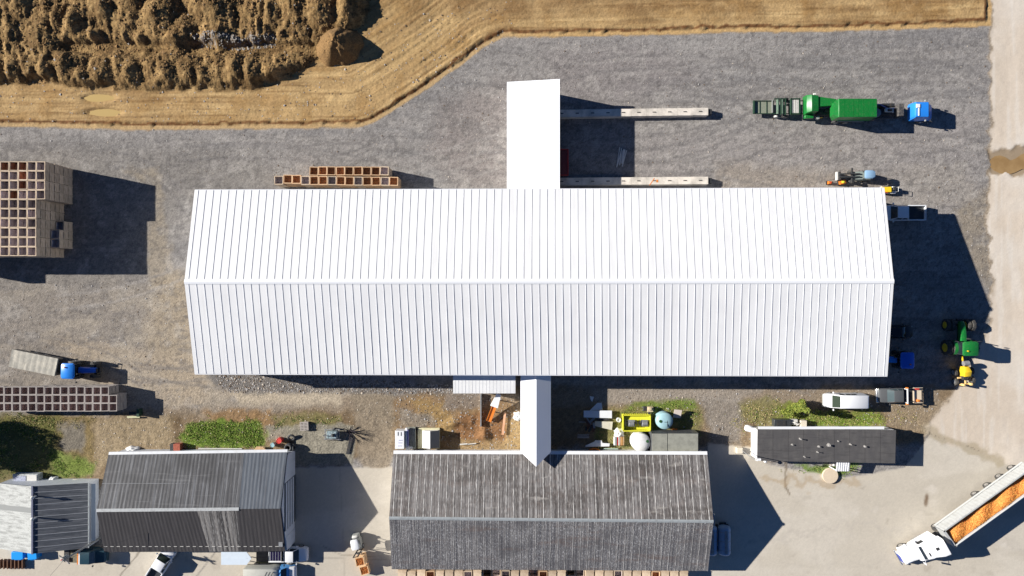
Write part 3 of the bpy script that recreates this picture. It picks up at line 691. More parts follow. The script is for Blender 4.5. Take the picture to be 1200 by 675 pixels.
for yy, xx in ((581, 43), (606, 43)):
    p = MB(); x, y = G(xx, yy, 3.9); p.cyl((x, y, 3.7), (x, y, 4.75), .10, n=10); p.cyl((x, y, 4.75), (x, y, 4.95), .24, .06, 10)
    p.build('chimney', OFFW, ls, world=True)

# --- long low cabin at the right
mh = thing('site_cabin', 'long low white cabin with a flat charcoal felt roof, right of the grass', 'cabin', (41, -20.5, 0))
hh = 2.6
q = [G3(887.5, 540, hh), G3(1049, 543, hh), G3(1050, 504, hh), G3(888, 503, hh)]
FELT = mat('roof_felt', A(82, 80, 80), [((1.2, .5, 1.2), 5, .42, .68, A(102, 99, 96), .6), ((.6, 4, .6), 4, .5, .7, A(62, 60, 60), .6), ((20, 20, 20), 3, .5, .7, A(120, 118, 116), .3)], rough=.85)
r = MB(); r.slab(q, .14); 
for i in range(1, 9):
    a, b = lerp(q[0], q[1], i / 9), lerp(q[3], q[2], i / 9); r.box((a[0] + b[0]) / 2, (a[1] + b[1]) / 2, hh + .004, .03, abs(b[1] - a[1]), .012, 1)
r.build('roof', [FELT, mat('felt_seam', A(70, 68, 68), rough=.8)], mh, world=True)
w = MB(); w.box((q[0][0] + q[1][0]) / 2, (q[0][1] + q[3][1]) / 2, 1.15, q[1][0] - q[0][0] - .16, q[3][1] - q[0][1] - .2, 2.55); w.build('wall', WHITE, mh, world=True)
yN = q[3][1] - .08
g = MB(); g.box((q[0][0] + q[1][0]) / 2 - .6, q[3][1] + .16, hh - .1, q[1][0] - q[0][0] - 1.6, .34, .1); g.build('gutter', WHITE, mh, world=True)
for xx in (34, 37.4, 42, 46.5): 
    d = MB(); d.box(xx, yN, 1.5, 1.2, .08, .8); d.build('window', GLASS, mh, world=True)
d = MB(); d.box(44.3, yN, 1.2, .9, .08, 2.0); d.build('door', GREY, mh, world=True)
for px, py, hgt_, rr in ((937, 514, .45, .14), (928, 521, .2, .12), (959, 523, .25, .16), (971, 521.5, .3, .22), (957.5, 529.5, .35, .1), (942, 535, .35, .1), (996, 520.5, .35, .12), (1013, 523, .25, .16), (982, 517, .15, .1)):
    x, y = G(px, py, hh); p = MB(); p.cyl((x, y, hh - .05), (x, y, hh + hgt_), rr * .4, n=10); p.cyl((x, y, hh + hgt_), (x, y, hh + hgt_ + .05), rr * .7, n=10); p.prism([(x + rr * 1.2 * math.cos(k_ * .9) * random.uniform(.6, 1.2), y + rr * 1.2 * math.sin(k_ * .9) * random.uniform(.6, 1.2)) for k_ in range(7)], hh - .02, hh + .012)
    p.build('roof_vent', mat('chalky_metal', A(176, 172, 166), rough=.7), mh, world=True)
def porch():
    x0, y0 = G(980, 540.5, 2.2); x1, y1 = G(995.5, 552.5, 2.2)
    t = thing('porch_canopy', 'small white ribbed canopy over the steps on the south side of the cabin', 'canopy', ((x0 + x1) / 2, (y0 + y1) / 2, 0))
    r = MB(); slope(r, [(x0, y1, 2.1), (x1, y1, 2.1), (x1, y0, 2.35), (x0, y0, 2.35)], .05, 0, 6, .04, .04); r.build('roof', [ROOFW, ROOFW2], t, world=True, smooth=False)
    for x in (x0 + .1, x1 - .1):
        p = MB(); p.box(x, y1 + .1, 1.02, .1, .1, 2.04); p.build('post', WHITE, t, world=True)
    s = MB(); s.box((x0 + x1) / 2, (y0 + y1) / 2, .3, x1 - x0 - .1, .8, .6); s.build('step', WOODG, t, world=True)
porch()

# ------------------------------------------------------------------ vehicle parts
def wheel(parent, x, y, r, w, rim=STEEL, name='wheel', z=None, lug=0):
    z = r if z is None else z
    m = MB(); h = w / 2; b = w * .12
    m.lathe((x, y, z), (0, 1, 0), [(-h, r * .62), (-h, r * .9), (-h + b, r), (h - b, r), (h, r * .9), (h, r * .62)], 24)
    for i in range(lug):
        a = 2 * PI * i / lug
        m.box(x + math.cos(a) * r, y + (h * .45 if i % 2 else -h * .45), z + math.sin(a) * r, r * .07, w * .5, .07, ry=-a + PI / 2)
    t = m.build(name, TYRE, parent)
    q = MB(); q.lathe((x, y, z), (0, 1, 0), [(-h - .012, r * .2), (-h - .012, r * .56), (-h + .03, r * .6), (h - .03, r * .6), (h + .012, r * .56), (h + .012, r * .2)], 18)
    q.lathe((x, y, z), (0, 1, 0), [(-h - .05, r * .1), (-h - .04, r * .18), (h + .04, r * .18), (h + .05, r * .1)], 10)
    q.build('rim', rim, t)
    return t
def boxpart(name, parent, m, *a, bevel=0, **k):
    b = MB(); b.box(*a, **k); return b.build(name, m, parent, bevel=bevel)
def mirrors(parent, x, y, z, m=CHAR, s=.2):
    for sg in (-1, 1):
        b = MB(); b.box(x, sg * (y + .16), z, .12, s, .22); b.cyl((x, sg * (y - .05), z - .03), (x, sg * (y + .1), z - .03), .025, n=6); b.build('mirror', m, parent, bevel=.02)
def lights(parent, xf, xb, y, zf, zb, w=.35):
    for sg in (-1, 1):
        boxpart('headlight', parent, LAMP, xf, sg * y, zf, .08, w, .18, bevel=.02)
        if xb is not None: boxpart('tail_light', parent, TAIL, xb, sg * (y + .08), zb, .06, .14, .3)

def pickup(label, loc, rz, pm, L=5.7, W_=1.98, bed=True, glass=GLASS, cab=(-.55, 1.15), group=None):
    t = thing('pickup_truck', label, 'pickup truck', loc, rz, group); hw = W_ / 2; f = L / 2
    c0, c1 = cab
    b = MB()
    b.hull([(f - .02, hw * .74, hw * .66, .5, .92), (f - .12, hw * .93, hw * .82, .42, 1.0), (f - .4, hw, hw * .9, .38, 1.06), (c1 + .45, hw, hw * .94, .35, 1.14), (c1 + .05, hw, hw * .96, .35, 1.16), (c0 - .1, hw, hw * .97, .35, 1.14)], k=.12)
    b.build('body', pm, t)
    g = MB(); g.hull([(c1 + .5, hw * .86, hw * .80, 1.08, 1.16), (c1 - .12, hw * .9, hw * .72, 1.12, 1.74), (c0 + .25, hw * .9, hw * .72, 1.12, 1.76), (c0 - .08, hw * .9, hw * .80, 1.10, 1.2)], k=.1); g.build('windows', glass, t)
    r = MB(); r.hull([(c1 - .10, hw * .74, hw * .70, 1.70, 1.765), (c1 - .4, hw * .77, hw * .72, 1.69, 1.80), (c0 + .45, hw * .77, hw * .72, 1.69, 1.80), (c0 + .22, hw * .74, hw * .70, 1.70, 1.775)], k=.05)
    for sg in (-1, 1):
        for (xa, xb) in ((c1 + .44, c1 - .16), (c0 + .0, c0 + .28)):
            r.cyl((xa, sg * hw * .86, 1.13), (xb, sg * hw * .72, 1.73), .045, n=6)
        r.cyl(((c0 + c1) / 2, sg * hw * .90, 1.13), ((c0 + c1) / 2, sg * hw * .735, 1.72), .045, n=6)
    r.build('roof', pm, t)
    if bed:
        d = MB(); xb0, xb1 = -f + .05, c0 - .14; h = 1.12
        d.box((xb0 + xb1) / 2, 0, .62, xb1 - xb0, W_ - .1, .1, 1)
        for sg in (-1, 1): d.box((xb0 + xb1) / 2, sg * (hw - .07), .82, xb1 - xb0, .13, .62)
        d.box(xb1 - .04, 0, .85, .07, W_ - .28, .5); d.build('bed', [pm, CHAR], t, bevel=.02)
        boxpart('tailgate', t, pm, xb0 + .03, 0, .85, .07, W_ - .28, .54, bevel=.02)
    m = MB(); m.box(f + .0, 0, .5, .16, W_ * .9, .2); m.build('bumper', CHROME, t, bevel=.04)
    if bed: m = MB(); m.box(-f - .02, 0, .5, .14, W_ * .9, .18); m.build('bumper', CHROME, t, bevel=.04)
    lights(t, f - .12, -f + .06 if bed else None, hw * .78, .82, .92)
    mirrors(t, c1 + .2, hw + .02, 1.2, pm if pm is not GREY else CHAR)
    for x in (f - .98, -f + 1.15):
        for sg in (-1, 1): wheel(t, x, sg * (hw - .12), .39, .27)
    return t

def tractor(label, loc, rz, body, rimm, rr=.85, fr=.62, wb=2.5, track=.9, rw=.5, fw=.4, roof=(1.7, 1.7), zr=2.75, dual=False, hoodm=None, name='tractor', sc=1.0, sprout=0):
    t = thing(name, label, 'tractor', loc, rz); hoodm = hoodm or body   # origin between the rear wheels, forward is +x
    c = MB(); c.box(wb * .5, 0, rr * .95, wb + .3, .42, .5); c.box(0, 0, rr, .5, track * 2 - .1, .3); c.box(wb, 0, fr, .3, track * 2 - .2, .2); c.build('chassis', DARK, t, bevel=.03)
    h = MB(); xh = wb + .55
    h.hull([(.95, .42, .40, 1.15, 1.92), (wb * .75, .40, .36, 1.1, 1.84), (xh - .25, .36, .30, 1.05, 1.66), (xh, .28, .2, 1.1, 1.5)], k=.12); h.build('hood', hoodm, t)
    g = MB(); g.box(xh - .02, 0, 1.22, .08, .5, .5); g.build('grille', DARK, t)
    cx = .05
    g = MB(); lx, ly = roof
    g.box(cx, 0, (1.25 + zr - .2) / 2, lx * .86, ly * .84, zr - .2 - 1.25, top=(.95, .97)); g.build('cab_glass', GLASS, t)
    fr_ = MB()
    for sx in (-1, 1):
        for sy in (-1, 1): fr_.cyl((cx + sx * lx * .44, sy * ly * .43, 1.2), (cx + sx * lx * .42, sy * ly * .41, zr - .15), .045, n=6)
    fr_.box(cx, 0, 1.22, lx * .9, ly * .9, .12); fr_.build('cab_frame', CHAR, t)
    r = MB(); r.hull([(cx - lx / 2, ly * .44, ly * .38, zr - .2, zr - .06), (cx - lx * .42, ly / 2, ly * .46, zr - .22, zr), (cx + lx * .40, ly / 2, ly * .46, zr - .22, zr), (cx + lx / 2, ly * .40, ly * .34, zr - .2, zr - .07)], k=.10); r.build('cab_roof', body, t)
    for sg in (-1, 1):
        f = MB(); y = sg * (track - (.1 if dual else 0)); n = 8; R = rr + .1; w2 = rw * .55
        pts = [(math.cos(a) * R, math.sin(a) * R + rr) for a in [PI * (.15 + .62 * i / n) for i in range(n + 1)]]
        vs = []
        for px, pz in pts: vs += [(px, y - w2, pz), (px, y + w2, pz), (px, y + w2, pz - .04), (px, y - w2, pz - .04)]
        fs = []
        for i in range(n):
            for j in range(4): fs.append((4 * i + j, 4 * i + (j + 1) % 4, 4 * i + 4 + (j + 1) % 4, 4 * i + 4 + j))
        fs += [(0, 1, 2, 3), (4 * n + 3, 4 * n + 2, 4 * n + 1, 4 * n)]
        f.add(vs, fs); f.build('fender', body if dual else DARK, t)
        wheel(t, 0, sg * track, rr, rw, rimm, lug=24); wheel(t, wb, sg * (track - .02), fr, fw, rimm, lug=20)
        if dual: wheel(t, 0, sg * (track + rw + .14), rr, rw, rimm, lug=24); wheel(t, wb, sg * (track + fw + .14), fr, fw, rimm, lug=20)
        b = MB(); b.cyl((cx + lx * .45, sg * ly * .42, zr - .5), (cx + lx * .5, sg * (ly * .5 + .45), zr - .45), .02, n=5); b.box(cx + lx * .5, sg * (ly * .5 + .5), zr - .6, .06, .2, .32); b.build('mirror', CHAR, t)
    e = MB(); e.cyl((1.25, -.36, 1.5), (1.25, -.36, 2.7), .06, n=10); e.cyl((1.25, -.36, 1.8), (1.25, -.36, 2.3), .09, n=10); e.build('exhaust', DARK, t)
    b = MB(); b.cyl((cx - .3, .5, zr), (cx - .3, .5, zr + .16), .09, n=10); b.build('beacon', YELLOW if dual else ORANGE, t)
    w = MB(); w.box(xh + .12, 0, .85, .35, .7, .4); w.build('front_weight', DARK, t, bevel=.04)
    k = MB(); k.box(-rr * .6, 0, .6, .9, .12, .12); k.box(-rr * .6, .35, .55, 1.0, .07, .07); k.box(-rr * .6, -.35, .55, 1.0, .07, .07); k.build('hitch', DARK, t)
    return t

# --- pickups
pickup('white pickup in the shade, its nose under the east eave of the barn', (*G(1058.5, 249.5, .8), 0), PI + .0, paint('shaded_white_paint', (.78, .79, .80), .1) if False else WHITE, L=5.9, W_=2.05, cab=(-.4, 1.35))
t = pickup('charcoal pickup truck parked nose to tail behind the white van, box with a beige deck', (*G(1054, 463, .8), 0), PI + .02, CHAR if False else GREY, L=5.9, W_=2.0, bed=False, glass=GLASSB, cab=(-.25, 1.3))
d = MB(); d.box(-1.05, 0, .95, 1.1, 1.7, .1, 1); d.box(-2.25, 0, 1.05, 1.15, 2.05, .12, 0); d.box(-2.8, 0, .9, .08, 2.05, .42, 0)
for sg in (-1, 1): d.box(-2.25, sg * 1.0, 1.2, 1.15, .05, .3, 0); d.box(-1.1, sg * .8, 1.05, 1.2, .07, .3, 1)
d.build('flatbed', [mat('beige_deck', A(222, 205, 180), [((2, 8, 2), 3, .45, .7, .8, .5)], rough=.8), DARK], t)
b = MB(); b.box(-.48, 0, 1.86, .14, 2.0, .1); 
for sg in (-1, 1): b.box(-.48, sg * .9, 1.5, .08, .08, .7)
b.build('roof_bar', WHITE, t)
for sg in (-1, 1): boxpart('warning_light', t, ORANGE, -.5, sg * 1.05, 1.72, .36, .22, .24, bevel=.05)
m = MB(); m.box(2.98, 0, .62, .28, 1.96, .55); m.build('front_guard', CHROME, t, bevel=.12)
boxpart('toolbox', t, RED, -2.1, -.85, 1.25, .5, .2, .2); boxpart('cone', t, ORANGE, -2.2, .7, 1.28, .4, .3, .26, bevel=.06)
pickup('small white pickup facing up and right, half hidden under the south eave of the workshop', (*G(187, 664, .8), 0), math.radians(58), WHITE, L=5.6, W_=1.9, glass=GLASSG, cab=(-.3, 1.35))
t = pickup('white pickup facing right beside the workshop with a dark solar panel over its box', (*G(338, 649.5, .8), 0), 0, WHITE, L=5.2, W_=1.95, glass=GLASS, cab=(-.35, 1.0))
p = MB(); p.box(-1.55, 0, 1.3, 1.5, 1.5, .06, 0); 
for i in range(4): p.box(-1.55 + (i - 1.5) * .36, 0, 1.335, .32, 1.36, .01, 1)
p.build('solar_panel', [WHITE, mat('solar_cell', (.015, .012, .04), rough=.25)], t)

# --- white van
def van():
    x, y = G(991, 470, 1.2); t = thing('delivery_van', 'white high-roofed van parked facing left beside the bright grass, in front of the charcoal pickup', 'van', (x, y, 0), PI)
    b = MB(); b.hull([(2.72, .70, .62, .45, .95), (2.6, .88, .78, .4, 1.08), (2.2, .97, .9, .38, 1.2), (1.75, .99, .92, .36, 1.32), (1.0, 1.0, .88, .36, 2.02), (.6, 1.0, .88, .36, 2.12), (-2.45, 1.0, .88, .36, 2.12), (-2.65, .96, .84, .42, 2.02)], k=.14); b.build('body', WHITE, t)
    g = MB(); q = [(1.85, .78, 1.335), (1.08, .70, 2.03)]
    g.add([(1.84, -.80, 1.335), (1.84, .80, 1.335), (1.10, .74, 1.985), (1.10, -.74, 1.985), (1.84, -.80, 1.30), (1.84, .80, 1.30), (1.10, .74, 1.93), (1.10, -.74, 1.93)], [(0, 1, 2, 3), (7, 6, 5, 4), (0, 4, 5, 1), (1, 5, 6, 2), (2, 6, 7, 3), (3, 7, 4, 0)]); g.build('windshield', GLASSG, t)
    for sg in (-1, 1):
        for xx in (.75, -.1, -.85):
            w = MB(); w.box(xx, sg * .955, 1.62, .6, .03, .42, rx=sg * .16); w.build('side_window', GLASS, t)
    for xx in (.25, -.5, -1.1):
        pass
    lights(t, 2.58, -2.66, .72, .85, 1.0, .3); mirrors(t, 1.7, 1.0, 1.35, WHITE)
    for x_ in (1.75, -1.7):
        for sg in (-1, 1): wheel(t, x_, sg * .88, .36, .24)
    for sg in (-1, 1): boxpart('rear_door', t, WHITE, -2.66, sg * .42, 1.25, .05, .8, 1.5, bevel=.02)
    b = MB(); b.box(2.72, 0, .5, .14, 1.7, .2); b.build('bumper', LGREY, t, bevel=.05)
van()

# --- dark car in the shade
def car():
    x, y = G(1050, 389, .7); t = thing('dark_car', 'black car standing in deep shade beside the east eave of the white barn', 'car', (x, y, 0), 0)
    b = MB(); b.hull([(2.2, .7, .6, .35, .75), (2.0, .88, .78, .3, .84), (1.2, .9, .84, .28, .95), (-1.6, .9, .84, .28, .98), (-2.1, .85, .76, .32, .92), (-2.2, .74, .64, .38, .8)], k=.12); b.build('body', paint('black_paint', (.015, .016, .02), .1), t)
    g = MB(); g.hull([(1.15, .8, .7, .9, .96), (.45, .82, .62, .92, 1.42), (-.9, .82, .62, .92, 1.42), (-1.6, .8, .7, .9, .98)], k=.1); g.build('windows', GLASS, t)
    r = MB(); r.box(-.22, 0, 1.43, 1.3, 1.2, .05); r.build('roof', MATS['black_paint'], t, bevel=.02)
    lights(t, 2.1, -2.14, .62, .66, .78, .3); mirrors(t, .75, .88, .98)
    for x_ in (1.3, -1.35):
        for sg in (-1, 1): wheel(t, x_, sg * .8, .33, .22)
car()

# --- tractors
tractor('blue tractor hitched to the grey tarped trailer, above the crate stack at the left', (*G(89, 433, .9), 0), -.02, BLUE, STEEL, hoodm=DBLUE, roof=(1.7, 2.05), zr=2.8, wb=2.45)
tractor('royal blue tractor in deep shade, its hood under the east eave of the barn', (*G(1058, 421.5, 1.6), 0), PI, paint('royal_blue_paint', (.01, .12, .62), .1), STEEL, hoodm=BLUE, roof=(1.75, 2.15), zr=2.85, wb=2.4)  # royal blue is the body's own paint colour
t = tractor('large green tractor with yellow rims and doubled wheels beside the tan road', (59.7, -7.95, 0), PI / 2, GREEN, YELLOW, rr=1.0, fr=.78, wb=3.0, track=1.05, rw=.55, fw=.46, roof=(1.85, 2.1), zr=3.3, dual=True)

# --- yellow implement behind the green tractor
def implement():
    x, y = G(1130, 437, .8); t = thing('wheeled_implement', 'small yellow four-wheeled implement hitched behind the green tractor', 'farm implement', (x, y, 0), PI / 2 + .1)
    m = MB(); m.hull([(.9, .35, .3, .6, 1.5), (.2, .55, .5, .6, 1.7), (-.4, .5, .45, .6, 1.5)], k=.1); m.build('hopper', YELLOW, t)
    m = MB(); m.tube([(2.4, 0, .7), (1.7, .1, .9), (.8, .0, .9)], .12, 8); m.build('drawbar', YELLOW, t)
    m = MB(); m.box(-.9, 0, .85, 1.4, .18, .18); m.box(-1.5, 0, .8, .2, 1.5, .2); m.box(-.6, 0, .75, .2, 1.9, .2); m.box(-1.5, .5, 1.1, .3, .25, .6); m.box(-1.5, -.5, 1.1, .3, .25, .6)
    m.build('frame', mat('faded_tan', A(230, 195, 130), rough=.6), t, bevel=.03)
    m = MB(); m.cyl((1.35, -.35, 1.35), (1.35, .35, 1.35), .34, n=18); m.build('drum', STEEL, t)
    m = MB(); m.box(-.6, .25, 1.15, .5, .6, .5); m.build('engine', DARK, t, bevel=.04)
    for xx in (.15, -1.1):
        for sg in (-1, 1): wheel(t, xx, sg * 1.12, .5, .38, STEEL)
implement()

# --- semi truck
def semi():
    ang = math.radians(209.5); nx, ny = 51.75, -36.0
    t = thing('road_tractor', 'white long-nosed truck cab pulling the white trailer full of carrots', 'truck', (nx + .0, ny, 0), ang)
    # local +x forward, nose at 0
    b = MB(); b.hull([(0, .75, .6, .7, 1.45), (-.25, .95, .8, .6, 1.62), (-1.2, 1.0, .85, .6, 1.78), (-2.0, 1.08, .95, .6, 1.92)], k=.2); b.build('hood', WHITE, t)
    b = MB(); b.hull([(-1.95, 1.2, 1.14, .7, 1.9), (-2.05, 1.22, 1.16, .7, 2.2), (-3.3, 1.24, 1.18, .7, 2.9), (-5.0, 1.24, 1.18, .7, 2.9)], k=.2); b.build('cab', WHITE, t)
    b = MB(); b.hull([(-2.75, .95, .7, 2.4, 2.55), (-3.4, 1.12, .95, 2.5, 3.2), (-4.4, 1.2, 1.12, 2.6, 3.75), (-5.15, 1.24, 1.18, 2.6, 3.85)], k=.22); b.build('roof_fairing', WHITE, t)
    g = MB(); g.add([(-2.02, -1.0, 1.96), (-2.02, 1.0, 1.96), (-2.55, .95, 2.62), (-2.55, -.95, 2.62), (-2.2, -1.0, 1.9), (-2.2, 1.0, 1.9), (-2.75, .95, 2.5), (-2.75, -.95, 2.5)], [(0, 1, 2, 3), (7, 6, 5, 4), (0, 4, 5, 1), (1, 5, 6, 2), (2, 6, 7, 3), (3, 7, 4, 0)]); g.build('windshield', GLASS, t)
    for sg in (-1, 1):
        boxpart('side_window', t, GLASS, -2.9, sg * 1.235, 2.05, .8, .03, .55)
        boxpart('step_tank', t, CHROME, -3.3, sg * 1.1, .65, 1.6, .3, .5, bevel=.12)
        m = MB(); m.cyl((-2.35, sg * 1.2, 2.2), (-2.2, sg * 1.6, 2.2), .03, n=6); m.box(-2.2, sg * 1.65, 2.0, .1, .22, .6); m.build('mirror', WHITE, t, bevel=.02)
        m = MB(); m.cyl((-5.1, sg * .95, .9), (-5.1, sg * .95, 3.4), .08, n=10); m.build('exhaust', CHROME, t)
        f = MB(); f.hull([(-.35, .2, .14, .5, 1.1), (-.8, .24, .18, .85, 1.2), (-1.5, .22, .16, .7, 1.1)], k=.08); 
        f.v = [(v[0], v[1] + sg * 1.02, v[2]) for v in f.v]; f.build('fender', WHITE, t)
        boxpart('headlight', t, LAMP, -.28, sg * .98, 1.0, .12, .3, .25, bevel=.04)
        wheel(t, -1.0, sg * 1.05, .52, .3, CHROME)
        for xx in (-6.3, -7.6): wheel(t, xx, sg * .98, .52, .55, CHROME)
    boxpart('bumper', t, CHROME, .1, 0, .6, .2, 2.3, .35, bevel=.08)
    boxpart('grille', t, mat('blue_grille', (.06, .08, .35), rough=.4), .02, 0, 1.05, .06, 1.1, .7)
    boxpart('roof_hatch', t, DARK, -4.1, -.25, 3.60, .55, .35, .08, ry=.18)
    boxpart('roof_light', t, DARK, -3.0, .3, 2.98, .12, .5, .06)
    m = MB(); 
    for sg in (-1, 1): m.box(-6.5, sg * .42, .85, 3.4, .12, .28)
    m.cyl((-6.9, 0, 1.0), (-6.9, 0, 1.15), .5, n=16); m.build('frame', DARK, t)
    # trailer
    a2 = math.radians(35.8) + PI; fx, fy = 56.95, -32.75
    r = thing('bulk_trailer', 'long white open-topped trailer heaped with carrots, behind the white truck cab', 'trailer', (fx, fy, 0), a2)
    Lt = 14.6; hw = 1.3
    w = MB(); z0, z1 = 1.3, 3.0
    for sg in (-1, 1):
        w.box(-Lt / 2, sg * (hw - .03), (z0 + z1) / 2, Lt, .06, z1 - z0)
        w.box(-Lt / 2, sg * (hw - .06), z1 + .03, Lt, .18, .10)
        for i in range(30): w.box(-.3 - i * (Lt - .6) / 29, sg * (hw + .02), (z0 + z1) / 2, .07, .05, z1 - z0 - .1)
    w.box(-.04, 0, (z0 + z1) / 2, .08, 2 * hw, z1 - z0); w.box(-Lt + .04, 0, (z0 + z1) / 2, .08, 2 * hw, z1 - z0); w.box(-Lt / 2, 0, z0 + .05, Lt - .1, 2 * hw - .1, .1)
    w.box(-.10, 0, z1 + .04, .3, 2 * hw, .08); w.box(-Lt + .1, 0, z1 + .04, .3, 2 * hw, .08)
    w.build('body', mat('dull_white_steel', (.44, .45, .44), [((1.5, 1.5, 1.5), 4, .45, .7, (.32, .31, .29), .5)], rough=.5), r)
    for sg in (-1, 1):
        boxpart('side_skirt', r, mat('grey_pale', A(196, 198, 196), rough=.5), -Lt / 2, sg * (hw + .05), 1.12, Lt - .2, .06, .3)
    m = MB()
    for sg in (-1, 1): m.box(-Lt / 2, sg * .45, 1.02, Lt - .5, .14, .34)
    m.build('chassis', DARK, r)
    for xx in (-7.1, -9.1, -11.1, -13.1):
        for sg in (-1, 1): wheel(r, xx, sg * 1.12, .5, .5, CHROME)
    m = MB(); m.cyl((-Lt + .3, 1.1, z1 + .15), (-.3, 1.1, z1 + .15), .09, n=8); m.build('rolled_tarp', mat('tarp_grey', A(190, 192, 190), rough=.8), r)
    boxpart('corner_bracket', r, DBLUE, -Lt + .45, -1.15, z1 + .14, .6, .3, .12)
    for sg in (-1, 1): boxpart('landing_leg', r, STEEL, -2.2, sg * .8, .65, .14, .14, 1.0)
    # carrots: heaped pieces
    c = MB(); rr = random.Random(4)
    nx_, ny_ = 110, 18
    vs = []
    for i in range(nx_ + 1):
        for j in range(ny_ + 1):
            u = i / nx_; v = j / ny_ * 2 - 1
            x_ = -.35 - u * (Lt - .7); y_ = v * (hw - .11)
            e = 1 - abs(v) ** 3
            z_ = 2.35 + .28 * e + .16 * math.sin(u * 21 + 1.5 * v) * e + rr.uniform(-.03, .03)
            z_ += (.22 * max(0, v * .8 + .15)) if True else 0
            vs.append((x_, y_, z_))
    fs = [(i * (ny_ + 1) + j, (i + 1) * (ny_ + 1) + j, (i + 1) * (ny_ + 1) + j + 1, i * (ny_ + 1) + j + 1) for i in range(nx_) for j in range(ny_)]
    c.add(vs, fs, 0)
    for k in range(5200):
        u, v = rr.random(), rr.uniform(-.97, .97); i, j = int(u * nx_), int((v + 1) / 2 * ny_)
        p = Vector(vs[min(i * (ny_ + 1) + j, len(vs) - 1)]); a = rr.uniform(0, 2 * PI); L_ = rr.uniform(.07, .14); d = Vector((math.cos(a), math.sin(a), rr.uniform(-.3, .5))) * L_
        q = Vector((p.x + rr.uniform(-.07, .07), p.y + rr.uniform(-.06, .06), p.z + .03)); w_ = Vector((-d.y, d.x, 0)).normalized() * .022
        if abs(q.y) > hw - .15: continue
        c.add([tuple(q + w_), tuple(q - w_), tuple(q + d), tuple(q + Vector((0, 0, .05)))], [(0, 3, 2), (3, 1, 2), (0, 1, 3)], rr.choice((0, 0, 0, 1, 2) if rr.random() < .97 + .45 * min(0, v) else (2, 2, 3)))
    o = c.build('carrots', [mat('carrot_orange', A(246, 178, 92), [((2, 2, 2), 4, .45, .65, A(238, 155, 75), .7), ((9, 9, 9), 3, .5, .68, A(225, 125, 55), .5)], rough=.7), mat('carrot_light', A(255, 195, 100), rough=.7), mat('carrot_deep', A(220, 120, 50), rough=.7), mat('carrot_soil', A(150, 85, 55), rough=.9)], None, (fx, fy, 0), fix=False)
    o.rotation_euler = (0, 0, a2); o['label'] = 'heap of loose orange carrots filling the open white trailer'; o['category'] = 'carrots'; o['kind'] = 'stuff'
semi()

